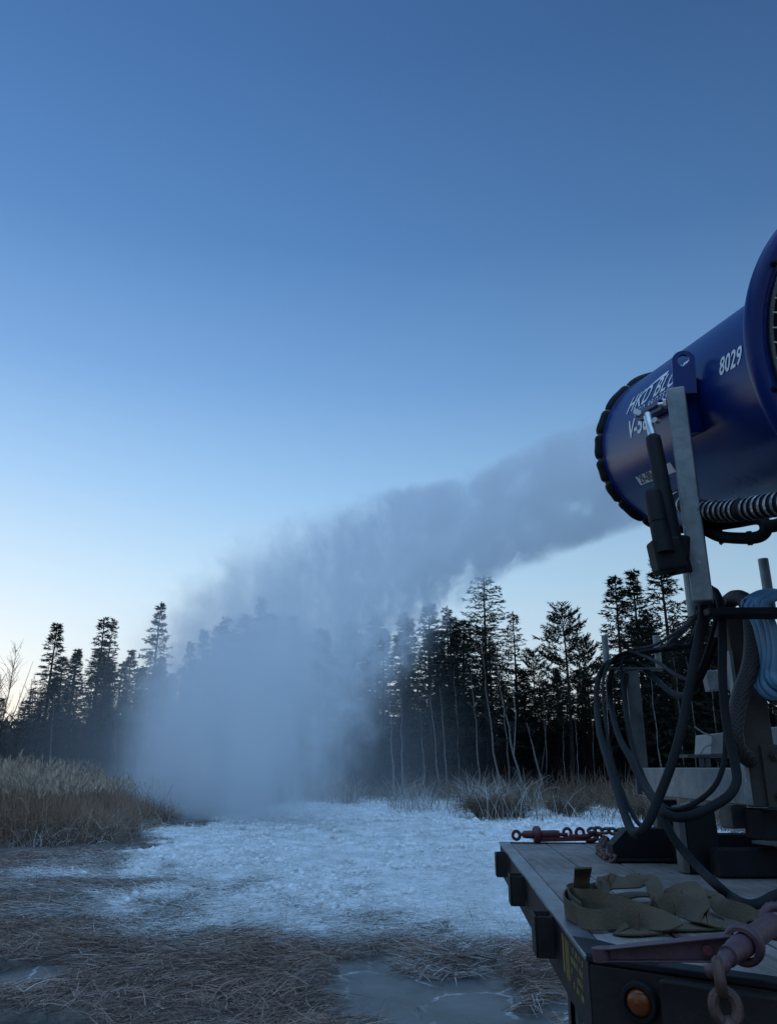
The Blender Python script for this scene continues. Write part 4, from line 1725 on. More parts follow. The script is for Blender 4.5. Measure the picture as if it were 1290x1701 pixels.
def wrap_poly(strip, mat, name, parent, lift=.002, th=0):
    """quads given as pairs of (s, phi) along a band"""
    mb = MB()
    vs = []
    for (a, b) in strip:
        vs += [gp(a[0], a[1], RB + lift), gp(b[0], b[1], RB + lift)]
    mb.add(vs, [(2 * i, 2 * i + 1, 2 * i + 3, 2 * i + 2) for i in range(len(strip) - 1)], True)
    return mb.build(name, mat, parent)


wrap_text('HKD BLUE', -.345, 166.5, .128, M['white_ink'], 'lettering', GUN, shear=.35, spacing=1.08, bold=.0012)
wrap_text('ECO-PROTECTION', -.475, 172.3, .052, M['white_ink'], 'lettering', GUN, shear=.25, spacing=1.32)
wrap_text('V-560', -.395, 184.8, .125, M['white_ink'], 'lettering', GUN, shear=.2, spacing=1.02, bold=.003)
wrap_text('8029', -1.335, 178.6, .105, M['white_ink'], 'lettering', GUN, spacing=1.05, bold=.002, xs=.76)
sw = []
for k in range(21):
    t = k / 20
    s_ = -.36 - .42 * t
    ph = 164.0 - 10.5 * math.sin(math.pi * min(1, t * .62) * .9)
    th_ = .4 + 3.2 * t ** 2
    sw.append(((s_, ph - th_ * .5), (s_, ph + th_ * .5)))
wrap_poly(sw, M['white_ink'], 'logo_swoosh', GUN)
pl = [((-.335 - .41 * k / 10, 210.2), (-.335 - .41 * k / 10, 216.9)) for k in range(11)]
wrap_poly(pl, M['plate_white'], 'number_plate', GUN, lift=.003)
wrap_text('29-00-14', -.358, 216.0, .066, M['black_ink'], 'plate_lettering', GUN, spacing=1.02, lift=.0045, bold=.0015, xs=.98)

# lifting eye and trunnion box on the near side
mb = MB()
ec = at(1134, 600, 2.92)
tv = (at(1134, 600, 2.92) - Vector((0, 0, CAMZ)))
ex = (RT * .94 - AX * .34).normalized()
ez = (up - ex * up.dot(ex)).normalized()
en = ex.cross(ez).normalized()
rO, rI = .046, .026
n_ = 28
ringO, ringI = [], []
for k in range(n_ + 1):
    a_ = math.pi * k / n_
    ringO.append(ec + ex * math.cos(a_) * rO + ez * math.sin(a_) * rO)
    ringI.append(ec + ex * math.cos(a_) * rI * .9 + ez * math.sin(a_) * rI * 1.1)
ringI2 = [ec + ex * math.cos(-math.pi * k / n_) * rI * .9 + ez * math.sin(-math.pi * k / n_) * rI * 1.1 for k in range(n_ + 1)]
lowO = [ec + ex * rO * (1 - 2 * k / n_) - ez * .155 for k in range(n_ + 1)]
tk = .016
vs, fs = [], []
for side in (-.5, .5):
    for arr in (ringO, ringI, ringI2, lowO):
        vs += [p + en * tk * side for p in arr]
m_ = n_ + 1
for sidx in (0, 1):
    o_ = sidx * 4 * m_
    for k in range(n_):
        fs.append((o_ + k, o_ + k + 1, o_ + m_ + k + 1, o_ + m_ + k))
        fs.append((o_ + 2 * m_ + k, o_ + 2 * m_ + k + 1, o_ + 3 * m_ + k + 1, o_ + 3 * m_ + k))
    # the two cheeks beside the hole
    fs.append((o_ + 0, o_ + m_, o_ + 2 * m_, o_ + 3 * m_))
    fs.append((o_ + n_, o_ + m_ + n_, o_ + 2 * m_ + n_, o_ + 3 * m_ + n_))
for k in range(n_):
    for row in (0, 1, 2, 3):
        a_ = row * m_ + k
        fs.append((a_, a_ + 1, 4 * m_ + a_ + 1, 4 * m_ + a_))
fs.append((0, 3 * m_, 7 * m_, 4 * m_))
fs.append((n_, 3 * m_ + n_, 7 * m_ + n_, 4 * m_ + n_))
mb.add(vs, fs)
mb.build('lifting_eye', M['blue'], GUN)
mb = MB()   # trunnion box
bc = gp(-1.075, 187, RB + .015)
rb_ = Matrix((gn(187), AX, gn(187).cross(AX))).transposed()
mb.box(bc, (.075, .13, .235), rb_)
mb.build('trunnion_box', M['blue'], GUN, bevel=.006)
mb = MB()   # ledge that carries the actuator's rod end
l0, l1 = gp(-.66, 178, RB + .03), gp(-.93, 178.5, RB + .03)
mb.beam(l0, l1, .085, .022, up=gn(178).cross(AX))
mb.beam(gp(-.67, 180.5, RB + .035), gp(-.92, 181, RB + .03), .05, .02, up=gn(178).cross(AX))
mb.build('actuator_bracket', M['blue_dark'], GUN, bevel=.004)

# galvanised fork arm beside the barrel
AT = at(1120, 655, 2.93)
AB = at(1168, 998, 2.93)
AB.x = AT.x + .012
rot30 = Matrix.Rotation(math.radians(-24), 3, 'Z')
mb = MB()
mb.box((AT + AB) / 2, (.074, .105, (AT - AB).length + .02), rot30)
fork = mb.build('fork_arm', M['galv'], GUN, bevel=.007, seg=3)
mb = MB()
bolt_c = at(1110, 660, 2.88)
bd = rot30 @ Vector((-1, 0, 0))
pb = Vector((AT.x, AT.y, AT.z - .03)) + bd * .038 + rot30 @ Vector((0, .012, 0))
mb.cyl(pb, pb + bd * .012, .022, 6)
mb.cyl(pb + bd * .012, pb + bd * .034, .010, 12)
mb.build('pivot_bolt', M['bolt'], fork)
mb = MB()   # cross member of the fork under the barrel and the column below it
mb.beam(AB + Vector((.0, .02, -.045)), AB + Vector((1.1, .02, -.045)), .10, .03)
mb.beam(AB + Vector((1.05, .02, -.06)), AB + Vector((1.05, .02, 1.0)), .07, .07)
mb.cyl(AB + Vector((.95, .3, .03)), AB + Vector((.95, .32, -.62)), .075, 24)
mb.build('fork_base', M['black_steel'], GUN, bevel=.005)

# linear actuator on the near side of the fork arm
act = MB()
a_top = at(1074, 688, 2.98)
a_mid = at(1084, 728, 2.95)
a_bot = at(1118, 905, 2.84)
rod = MB()
rod.cyl(a_top, a_mid, .017, 16)
aO_dir = (a_bot - a_mid).normalized()
act.tube([a_mid - aO_dir * .012, a_mid, a_mid + aO_dir * .02, a_bot], [.020, .030, .031, .034], 24)
actuator = act.build('actuator', M['black_rubber'], GUN)
rod.build('rod', M['bolt'], actuator)
mb = MB()
m0, m1 = at(1084, 822, 2.80), at(1104, 920, 2.76)
md = (m1 - m0).normalized()
mb.tube([m0 - md * .02, m0 - md * .012, m0, m0 + md * .12, m0 + md * .122, m0 + md * .126, m0 + md * .128, m1], [.022, .030, .034, .035, .0325, .0325, .035, .036], 28)
mb.build('motor', M['black_rubber'], actuator)
mb = MB()
g0, g1 = at(1105, 905, 2.80), at(1122, 925, 2.83)
mb.beam(at(1100, 897, 2.79), at(1113, 950, 2.79), .085, .11, up=(1, 0, .2))
mb.beam(at(1123, 890, 2.85), at(1122, 930, 2.85), .06, .09, up=(1, 0, .2))
mb.build('gearbox', M['black_rubber'], actuator, bevel=.012, seg=3)
mb = MB()
for (px, py, Y) in ((1066, 688, 2.90), (1061, 686, 2.92), (1092, 700, 2.95)):
    c = at(px, py, Y)
    mb.cyl(c, c + Vector((-.02, -.016, 0)), .013, 6)
for (px, py, Y) in ((1130, 934, 2.78),):
    c = at(px, py, Y)
    mb.cyl(c, c + Vector((.0, -.02, 0)), .011, 12)
mb.build('bolt', M['bolt'], actuator)
mb = MB()   # lug that ties the actuator's foot to the fork arm
mb.beam(at(1112, 946, 2.81), at(1142, 940, 2.90), .03, .05)
mb.build('foot_lug', M['black_steel'], actuator, bevel=.004)

# foil wrapped corrugated duct under the barrel
mb, fo = MB(), MB()
dpts = catmull([at(1112, 826, 3.2), at(1140, 838, 3.05), at(1170, 848, 2.9), (at(1215, 848, 2.72)), at(1262, 842, 2.55), at(1320, 832, 2.4), at(1400, 815, 2.25)], 26)
rad = [.036 + .006 * abs(math.sin(i * .62)) for i in range(len(dpts))]
mb.tube(dpts, rad, 18)
duct = mb.build('duct', M['black_rubber'], GUN)
for i in range(4, len(dpts) - 5, 5):
    if random.random() < .88:
        fo.tube(dpts[i:i + 3], [.0425, .0445, .0425], 18, cap=False)
fo.build('foil_wrap', M['foil'], duct)
# black pipe that loops back under the duct
mb = MB()
mb.tube(catmull([at(1150, 868, 3.0), at(1178, 884, 2.92), at(1200, 892, 2.86), at(1245, 894, 2.76), at(1266, 888, 2.72), at(1271, 874, 2.72), at(1258, 862, 2.76), at(1220, 868, 2.86), at(1180, 872, 2.95), at(1150, 860, 3.05)], 8), .0225, 16)
mb.tube(catmull([at(1276, 874, 2.7), at(1290, 872, 2.66), at(1320, 860, 2.6), at(1370, 840, 2.5)], 6), .024, 14)
pp = mb.build('water_pipe', M['black_rubber'], GUN)
mb = MB()
for (px, py, Y) in ((1196, 892, 2.87), (1244, 894, 2.765)):
    c = at(px, py, Y)
    mb.cyl(c - Vector((.008, -.003, 0)), c + Vector((.008, -.003, 0)), .027, 16)
mb.cyl(at(1196, 893, 2.86), at(1197, 905, 2.86), .004, 6)
mb.build('pipe_clamp', M['black_steel'], pp)

# ---- stand: posts, beam, hangers, base
def upright(px, Y, z0, z1, w, d, yaw, mat, name, parent, bevel=.005):
    u_ = (px - 645) / FPX
    zc = CAMZ
    x_ = u_ * (Y * _c + (zc - CAMZ) * _s)
    m_ = MB()
    m_.box((x_, Y, (z0 + z1) / 2), (w, d, z1 - z0), Matrix.Rotation(math.radians(yaw), 3, 'Z'))
    return m_.build(name, mat, parent, bevel=bevel), x_


YR, YL = 3.25, 4.74
postR, XR = upright(1260, YR, 1.355, 2.105, .115, .075, -8, M['brown_steel'], 'stand_post', GUN)
postL, XL = upright(1064, YL, 1.355, 2.055, .075, .075, -14, M['galv_dull'], 'stand_post', GUN)
mb = MB()
mb.box((XR - .064, YR - .012, 1.66), (.016, .06, .60), Matrix.Rotation(math.radians(-8), 3, 'Z'))
mb.build('edge_strip', M['galv'], postR, bevel=.003)
mb = MB()   # bolted splice plate low on the near post
pc = Vector((XR + .035, YR - .052, 1.47))
mb.box(pc, (.085, .022, .235), Matrix.Rotation(math.radians(-8), 3, 'Z'))
spl = mb.build('splice_plate', M['brown_steel'], postR, bevel=.004)
for dz in (.075, -.075):
    mb = MB()
    c = pc + Vector((0, -.012, dz))
    mb.cyl(c, c + Vector((0, -.012, 0)), .019, 6)
    mb.cyl(c + Vector((0, -.012, 0)), c + Vector((0, -.022, 0)), .010, 12)
    mb.build('bolt', M['brown_steel'], spl)
mb = MB()
c = Vector((XL - .02, YL - .055, 1.44))
mb.cyl(c, c + Vector((0, -.014, 0)), .016, 6)
mb.build('bolt', M['galv_dull'], postL)
mb = MB()
mb.beam((XR + .0, YR + .04, 1.428), (XL + .015, YL - .05, 1.428), .075, .145)
mb.build('side_beam', M['galv'], GUN, bevel=.006)
mb = MB()
mb.beam((XR + .95, YR, 1.428), (XL + 1.0, YL - .05, 1.428), .075, .145)
mb.beam((XR + .06, YR + .35, 1.40), (XR + .95, YR + .35, 1.40), .08, .10)
mb.beam((XR + .06, YL - .35, 1.40), (XL + 1.0, YL - .35, 1.40), .08, .10)
mb.build('cross_beam', M['black_steel'], GUN, bevel=.005)
# hanger arms with upright pins
mb = MB()
zt = 2.118
mb.beam((at(1146, 1020, YR).x, YR, zt), (at(1282, 1020, YR).x, YR, zt), .075, .016)
har = mb.build('hanger_arm', M['galv_dull'], GUN, bevel=.003)
for px, ztop in ((1149, 2.345), (1279, 2.36)):
    xx = at(px, 1010, YR).x
    MB().tube([(xx, YR, zt - .01), (xx, YR, ztop)], .021, 16).build('hanger_pin', M['galv'], har)
mb = MB()
zt2 = 2.066
mb.beam((at(1004, 1112, YL).x, YL, zt2), (at(1098, 1112, YL).x, YL, zt2), .08, .014)
hal = mb.build('hanger_arm', M['galv_dull'], GUN, bevel=.003)
for px, ztop in ((1008, 2.27), (1094, 2.27)):
    xx = at(px, 1110, YL).x
    MB().tube([(xx, YL, zt2 - .01), (xx, YL, ztop)], .0195, 14).build('hanger_pin', M['galv'], hal)
mb = MB()   # second frame on the far side
mb.beam(at(1171, 1132, 4.55), at(1330, 1118, 4.55), .08, .115)
mb.build('rear_rail', M['galv'], GUN, bevel=.006)
mb = MB()
mb.box((2.52, 4.55, 1.70), (.09, .09, .80))
mb.box((2.52, 3.3, 1.70), (.09, .09, .80))
mb.build('stand_post', M['galv_dull'], GUN, bevel=.005)
# control cabinet on its tray
mb = MB()
tz = 1.562
mb.box((1.95, 4.55, tz), (.66, .30, .014))
for xx in (1.70, 1.93):
    mb.box((xx, 4.42, 1.53), (.022, .022, .052))
    mb.box((xx + .035, 4.42, 1.53), (.022, .022, .052))
mb.build('cabinet_tray', M['galv_dull'], GUN, bevel=.002)
mb = MB()
cab0 = at(1159, 1257, 4.42)
mb.prism([Vector((1.755, 4.42, tz + .008)), Vector((2.16, 4.42, tz + .008)), Vector((2.16, 4.42, tz + .155)), Vector((1.775, 4.42, tz + .115))], (0, .24, 0))
cab = mb.build('control_cabinet', M['grey_cabinet'], GUN, bevel=.005)
mb = MB()
mb.box((1.87, 4.417, tz + .075), (.010, .006, .022))
mb.build('keyhole', M['black_ink'], cab)
mb = MB()
mb.tube(catmull([(1.79, 4.41, tz + .06), (1.775, 4.40, tz + .10), (1.72, 4.40, tz + .12), (1.68, 4.40, tz + .15)], 6), .004, 8)
mb.tube(catmull([(1.76, 4.41, tz + .06), (1.72, 4.40, tz + .045), (1.69, 4.40, tz + .008)], 6), .005, 8)
mb.build('wire', M['grey_cabinet'], cab)
# black base frame bolted to the deck
d_ = DZ + .001
legs = ((1141, 1196, 3.38), (1101, 1132, 4.0))
for x0, x1, Y in legs:
    xa, xb = onz(x0, 1400, 1.2).x, 0
    k_ = (Y * _c + (1.22 - CAMZ) * _s) / FPX
    xa, xb = (x0 - 645) * k_, (x1 - 645) * k_
    mb = MB()
    mb.prism([(xa, Y, d_), (xb, Y, d_), (xb - .01, Y, 1.352), (xa, Y, 1.352)], (0, .12, 0))
    lg = mb.build('leg', M['black_steel'], GUN, bevel=.004)
    mb = MB()
    mb.box((xa - .016, Y + .03, (d_ + 1.352) / 2), (.026, .07, 1.352 - d_))
    mb.build('edge_strip', M['galv_dull'], lg, bevel=.003)
mb = MB()
mb.beam((1.27, 3.30, d_ + .05), (2.62, 3.30, d_ + .05), .09, .099)
mb.beam((1.28, 3.75, d_ + .06), (2.62, 3.75, d_ + .06), .09, .119)
mb.beam((2.50, 3.2, d_ + .14), (2.50, 4.6, d_ + .14), .1, .08)
mb.box((2.5, 3.38, 1.27), (.1, .1, .20))
mb.box((2.5, 4.1, 1.27), (.1, .1, .20))
mb.build('base_frame', M['black_steel'], GUN, bevel=.005)
mb = MB()   # skid shoe with cut corner
ya = 3.82
k_ = (ya * _c + (1.13 - CAMZ) * _s) / FPX
xa, xb = (1018 - 645) * k_, (1180 - 645) * k_
mb.prism([(xa, ya, d_ + .012), (xb, ya, d_ + .012), (xb, ya, d_ + .135), (xa + .075, ya, d_ + .135), (xa, ya, d_ + .065)], (0, .10, 0))
mb.box(((xa + xb) / 2, ya + .03, d_ + .006), (xb - xa + .01, .2, .011))
mb.build('skid', M['black_steel'], GUN, bevel=.003)
mb = MB()   # hydraulic box and valve under the near post
mb.box((XR + .16, YR + .1, 1.285), (.34, .18, .115))
mb.build('valve_box', M['black_rubber'], GUN, bevel=.006)
mb = MB()
mb.box((XR - .02, YR + .25, 1.305), (.085, .07, .09), Matrix.Rotation(.3, 3, 'Z'))
mb.build('valve_block', M['galv_dull'], GUN, bevel=.004)
mb = MB()
mb.cyl((XR + .05, YR + .06, 1.21), (XR + .11, YR + .0, 1.205), .022, 12)
mb.cyl((XR + .05, YR + .06, 1.21), (XR + .05, YR + .06, 1.27), .014, 12)
mb.build('valve', M['galv_dull'], GUN, bevel=.004)
mb = MB()
mb.box((XR + .06, YR - .02, 1.225), (.20, .16, .012), Matrix.Rotation(.35, 3, 'Z'))
mb.cyl((XR + .12, YR - .05, 1.232), (XR + .12, YR - .05, 1.256), .024, 6)
mb.build('tie_plate', M['galv_dull'], GUN, bevel=.002)


# ================================================================== HOSES AND CABLES
def hose(paths, r, name, mat, label, cat, n=10):
    mb = MB()
    for p in paths:
        mb.tube(catmull(p, n), r, 14)
    o = mb.build(name, mat)
    return tag(o, label, cat)


A = [(1178, 975, 3.10), (1168, 1010, 3.08), (1156, 1075, 3.06), (1146, 1130, 3.04), (1133, 1200, 3.02), (1115, 1268, 3.0), (1092, 1328, 3.0), (1076, 1366, 3.0), (1060, 1385, 3.02), (1046, 1375, 3.1), (1031, 1335, 3.25), (1012, 1275, 3.5), (996, 1220, 3.8), (990, 1170, 4.1), (993, 1130, 4.35), (1005, 1105, 4.55), (1024, 1096, 4.66), (1045, 1089, 4.66), (1070, 1083, 4.5), (1100, 1077, 4.2), (1124, 1056, 3.8), (1150, 1028, 3.42), (1166, 1008, 3.25), (1180, 996, 3.20)]
Bp = [(1180, 980, 3.16), (1188, 985, 3.13), (1196, 1008, 3.10), (1199, 1060, 3.09), (1199, 1120, 3.08), (1203, 1180, 3.06), (1211, 1230, 3.03), (1220, 1270, 3.0), (1222, 1300, 2.98), (1207, 1324, 2.96), (1172, 1345, 2.96), (1142, 1357, 2.98), (1114, 1356, 3.02), (1097, 1345, 3.08), (1083, 1325, 3.2), (1064, 1297, 3.4), (1045, 1258, 3.65), (1026, 1220, 3.95), (1014, 1170, 4.25), (1012, 1130, 4.5), (1022, 1106, 4.66), (1044, 1098, 4.69), (1064, 1106, 4.5), (1088, 1128, 4.2), (1112, 1149, 3.9), (1135, 1155, 3.65), (1152, 1142, 3.5), (1168, 1112, 3.4), (1183, 1078, 3.34), (1190, 1040, 3.31), (1186, 1004, 3.25), (1181, 984, 3.2)]
Cp = [(1060, 1180, 4.6), (1040, 1120, 4.72), (1036, 1150, 4.66), (1040, 1190, 4.5), (1052, 1245, 4.2), (1070, 1300, 3.75), (1090, 1338, 3.3), (1103, 1364, 3.08), (1118, 1392, 2.98), (1140, 1420, 2.90), (1163, 1445, 2.80), (1186, 1467, 2.66)]


def cq(q):
    return (q[0], q[1], min(4.72, 2.86 + (q[2] - 3.0) * 1.5) if q[2] > 3.0 else q[2] - .14)


pc_ = [at(*q) for q in Cp]
for (px, py) in ((1212, 1489), (1238, 1502), (1262, 1500), (1300, 1482), (1400, 1450)):
    q = onz(px, py, DZ + .022)
    pc_.append(q)
hose([[at(*cq(q)) for q in A]], .0162, 'power_cable', M['cable'], 'thick dark cable hung in a wide loop, its lowest bend just above the skid', 'cable')
hose([[at(*cq(q)) for q in Bp]], .0162, 'power_cable', M['cable'], 'thick dark cable hung in a second loop, its bottom sweeping up past the near post', 'cable')
hose([pc_[1:]], .0150, 'power_cable', M['cable'], 'thick dark cable dropping from the far hanger and running out across the deck', 'cable')
D_ = [(1100, 1079, 4.28), (1128, 1075, 4.25), (1146, 1072, 4.22), (1152, 1060, 4.18), (1160, 1035, 4.0), (1172, 1005, 3.5), (1182, 992, 3.28)]
hose([[at(*q) for q in D_]], .0165, 'power_cable', M['cable'], 'short bent cable end between the two hangers above the loops', 'cable')

E1 = [(1170, 1000, 3.06), (1150, 1030, 3.3), (1120, 1052, 3.8), (1085, 1072, 4.4), (1050, 1080, 4.68), (1020, 1092, 4.70), (1003, 1120, 4.62), (1002, 1170, 4.4), (1010, 1235, 4.0), (1026, 1296, 3.6), (1046, 1345, 3.2), (1066, 1372, 3.0), (1086, 1352, 2.92), (1106, 1300, 2.90), (1128, 1225, 2.9), (1150, 1130, 2.95), (1168, 1050, 3.0), (1180, 1004, 3.1)]
hose([[at(*q) for q in E1]], .0085, 'thin_cable', M['cable'], 'thin dark cable hung in a loop among the thick ones on the hangers', 'cable')
E2 = [(1192, 1010, 3.16), (1180, 1060, 3.3), (1165, 1105, 3.4), (1148, 1128, 3.5), (1120, 1120, 3.7), (1095, 1102, 4.1), (1068, 1090, 4.5), (1045, 1084, 4.70), (1032, 1100, 4.70), (1034, 1150, 4.6), (1048, 1225, 4.2), (1066, 1285, 3.7), (1092, 1330, 3.2), (1120, 1346, 3.0), (1160, 1330, 2.95), (1192, 1296, 2.95), (1204, 1240, 3.0), (1200, 1150, 3.04), (1196, 1070, 3.08), (1194, 1014, 3.12)]
hose([[at(*q) for q in E2]], .0095, 'thin_cable', M['cable'], 'thin dark cable whose loop crosses in front of the grey side beam', 'cable')

# braided black sleeve over the near hanger arm
br = [(1198, 1060, 3.33), (1200, 1022, 3.31), (1208, 1002, 3.26), (1222, 993, 3.20), (1238, 1000, 3.14), (1247, 1030, 3.10), (1249, 1075, 3.09), (1243, 1115, 3.09), (1230, 1150, 3.09), (1221, 1190, 3.09), (1219, 1225, 3.09), (1228, 1248, 3.12), (1245, 1262, 3.17)]
m, n, l, b = new_mat('braided_sleeve')
t = n.new('ShaderNodeTexCoord')
w1, w2 = n.new('ShaderNodeTexWave'), n.new('ShaderNodeTexWave')
for w_, d in ((w1, (1, 1, 1)), (w2, (-1, 1, 1))):
    mp = n.new('ShaderNodeMapping')
    mp.inputs['Scale'].default_value = d
    l.new(t.outputs['Object'], mp.inputs[0])
    l.new(mp.outputs[0], w_.inputs['Vector'])
    w_.bands_direction = 'DIAGONAL'
    w_.inputs['Scale'].default_value = 34
    w_.inputs['Distortion'].default_value = .6
mxm = n.new('ShaderNodeMath')
mxm.operation = 'MAXIMUM'
l.new(w1.outputs['Fac'], mxm.inputs[0])
l.new(w2.outputs['Fac'], mxm.inputs[1])
rp = n.new('ShaderNodeValToRGB')
rp.color_ramp.elements[0].position = .75
rp.color_ramp.elements[0].color = (.010, .010, .012, 1)
rp.color_ramp.elements[1].position = 1
rp.color_ramp.elements[1].color = (.040, .040, .042, 1)
l.new(mxm.outputs[0], rp.inputs[0])
l.new(rp.outputs[0], b.inputs['Base Color'])
b.inputs['Roughness'].default_value = .55
bp = n.new('ShaderNodeBump')
bp.inputs['Strength'].default_value = .5
bp.inputs['Distance'].default_value = .004
l.new(mxm.outputs[0], bp.inputs['Height'])
l.new(bp.outputs[0], b.inputs['Normal'])
hose([[at(*q) for q in br]], .0335, 'braided_hose', m, 'black braided hose bent over the near hanger arm beside the blue coil', 'hose')

# pale blue hose in a coil on the near pin
mb = MB()
random.seed(5)
for k in range(8):
    Yk = 3.12 - .022 * (k % 4) - (.03 if k > 3 else 0)
    ox, oy = (k % 4) * 9 - 6 + (6 if k > 3 else 0), random.uniform(-4, 4) + (k // 4) * 5
    pts = [(1241 + ox, 1003 + oy, 0), (1252 + ox, 992 + oy, -.0), (1272 + ox, 984 + oy, .02), (1298 + ox, 984 + oy, .06), (1318 + ox, 1000 + oy, .08), (1332 + ox, 1050 + oy, .08), (1332 + ox, 1105 + oy, .07), (1312 + ox * .6, 1143 + oy, .03), (1282 + ox * .6, 1150 + oy - (k % 4) * 5, .0), (1263 + ox * .8, 1138 + oy - (k % 4) * 6, -.0), (1257 + ox, 1112 + oy, .01), (1262 + ox, 1080 + oy, -.02), (1256 + ox, 1035 + oy, -.03)]
    mb.tube(catmull([at(p[0], p[1], Yk + p[2]) for p in pts], 8, closed=True), .0155, 12, closed=True)
o = mb.build('blue_hose', M['blue_hose'])
tag(o, 'pale blue hose in a thick coil hung on the near stand pin', 'hose')

# ================================================================== LOAD BINDERS, CHAINS, STRAP
# far red binder lying along the deck's far end
fb0, fb1 = onz(852, 1398, DZ), onz(990, 1398, DZ)
yb = FL.y - .06
kx = lambda px, z=DZ + .04: (px - 645) / FPX * (yb * _c + (z - CAMZ) * _s)
zb = DZ + .042
RBD = thing('load_binder', (kx(920), yb, DZ), 'red ratchet load binder lying on the far edge of the trailer deck', 'load binder')
mb = MB()
mb.lathe((kx(868), yb, zb), (1, 0, 0), [(0, .001), (0, .017), (.02, .021), (kx(928) - kx(868) - .02, .024), (kx(928) - kx(868), .022), (kx(928) - kx(868), .001)], 20)
mb.build('barrel', M['red_paint'], RBD)
mb = MB()
mb.lathe((kx(889), yb, zb), (1, 0, 0), [(-.012, .026), (-.012, .040), (.0, .045), (.02, .045), (.028, .037), (.028, .026)], 20)
mb.build('ratchet_gear', M['red_paint'], RBD, bevel=.002)
mb = MB()
eyeL = Vector((kx(857), yb, zb - .004))
mb.tube([eyeL + Vector((math.cos(a_) * .020, 0, math.sin(a_) * .022)) for a_ in np.linspace(0, 2 * math.pi, 15)[:-1]], .009, 8, closed=True)
mb.cyl((kx(859) + .012, yb, zb), (kx(869), yb, zb), .010, 10)
mb.cyl((kx(927), yb, zb), (kx(942), yb, zb), .010, 10)
mb.build('eye_bolt', M['red_paint'], RBD)
mb = MB()
for px in (942, 963):
    c = Vector((kx(px), yb, zb + .008))
    mb.tube([c + Vector((math.cos(a_) * .022, .004, math.sin(a_) * .024)) for a_ in np.linspace(0, 2 * math.pi, 15)[:-1]], .009, 8, closed=True)
hk = [(kx(945), yb, zb - .01), (kx(965), yb, zb - .012), (kx(978), yb, zb - .006), (kx(988), yb, zb + .006), (kx(990), yb, zb - .012), (kx(984), yb, zb - .030), (kx(972), yb, zb - .030)]
mb.tube(catmull(hk, 5), [.013] * 31, 10)
mb.build('hook', M['red_paint'], RBD)
mb = MB()
mb.beam((kx(893), yb - .015, zb - .026), (kx(975), yb + .01, zb - .022), .03, .022)
mb.build('handle', M['red_paint'], RBD, bevel=.004)

mb = MB()
mb.chain([(kx(986), yb + .0, DZ + .035), (kx(1000), yb - .06, DZ + .022), onz(993, 1412, DZ + .014), onz(1006, 1422, DZ + .014), onz(1022, 1428, DZ + .014)], .062, .0075)
tag(mb.build('chain', M['rust_chain']), 'short rusty chain lying on the deck between the red binder and the skid', 'chain')
mb = MB()
cz = DZ + .075
cpts = [at(980, 1379, 4.72), at(1000, 1380, 4.66), at(1020, 1381, 4.6), at(1042, 1384, 4.45), at(1062, 1385, 4.2), at(1085, 1381, 4.1), at(1102, 1387, 3.98), at(1120, 1385, 3.96)]
mb.chain([(kx(975), yb + .01, zb + .03)] + cpts, .066, .0085)
tag(mb.build('chain', M['rust_chain']), 'dark chain slung from the red binder across to the machine legs', 'chain')

# near binder, faded red, close to the viewer
NB = thing('load_binder', tuple(onz(1235, 1575, DZ)), 'faded red ratchet load binder with long tapered handle on the near deck edge', 'load binder')
s0, s1 = at(1212, 1598, 1.66), at(1300, 1488, 2.02)
s0.z = DZ + .062
s1.z = DZ + .075
sd_ = (s1 - s0).normalized()
mb = MB()
mb.lathe(s0 + sd_ * .03, sd_, [(0, .001), (0, .017), (.01, .0215), (.055, .0225), (.06, .0225), (.30, .0225), (.31, .017), (.31, .001)], 24)
mb.build('barrel', M['mauve_paint'], NB)
mb = MB()
mb.lathe(s0 + sd_ * .095, sd_, [(-.012, .026), (-.012, .035), (-.004, .039), (.010, .039), (.018, .035), (.018, .026)], 28)
mb.build('ratchet_gear', M['mauve_paint'], NB, bevel=.002)
mb = MB()
mb.cyl(s0 - sd_ * .015, s0 + sd_ * .032, .019, 18)
kn = Vector((0, 0, 1))
hkp = [s0 - sd_ * .005, s0 - sd_ * .025 + Vector((-.004, 0, -.006)), s0 - sd_ * .035 + Vector((-.012, -.004, -.014)), s0 - sd_ * .03 + Vector((-.028, -.004, -.02)), s0 - sd_ * .012 + Vector((-.036, .0, -.022))]
mb.tube(catmull(hkp, 6), [.017 - .006 * i / 24 for i in range(25)], 12)
mb.build('hook', M['mauve_paint'], NB)
# tapered channel handle
h0 = s0 + sd_ * .100 + Vector((-.02, 0, -.005))
h1 = at(992, 1553, 1.80)
h1.z = DZ + .035
hd_ = (h1 - h0).normalized()
sdv = hd_.cross(up).normalized()
upv = sdv.cross(hd_)
mb = MB()
L_ = (h1 - h0).length


def hp(t, a, b):
    w = .024 * (1 - t) + .011 * t
    return h0 + hd_ * (L_ * t) + upv * (w * b) + sdv * (.018 * a)


fl = .004
for (a0, a1, b0, b1) in ((-1, 1, 1 - .16, 1), (-1, 1, -1, -1 + .16), (-.12, .12, -.84, .84)):
    vs = [hp(t, a, b) for t in (0, 1) for a in (a0, a1) for b in (b0, b1)]
    mb.add(vs, [(0, 1, 3, 2), (4, 6, 7, 5), (0, 4, 5, 1), (2, 3, 7, 6), (0, 2, 6, 4), (1, 5, 7, 3)])
mb.cyl(h0 + hd_ * (L_ - .004) - upv * .0125, h0 + hd_ * (L_ - .004) + upv * .0125, .018, 16)
for t in (.22, .30):
    pass
hnd = mb.build('handle', M['mauve_paint'], NB, bevel=.002)
mb = MB()
c = hp(.20, 0, 0)
fc = -sdv if sdv.y > 0 else sdv
mb.cyl(c + fc * .002, c + fc * .016, .010, 12)
mb.build('rivet', M['red_paint'], hnd)
mb = MB()   # grab ring on the far end of the binder
e = s0 + sd_ * .36
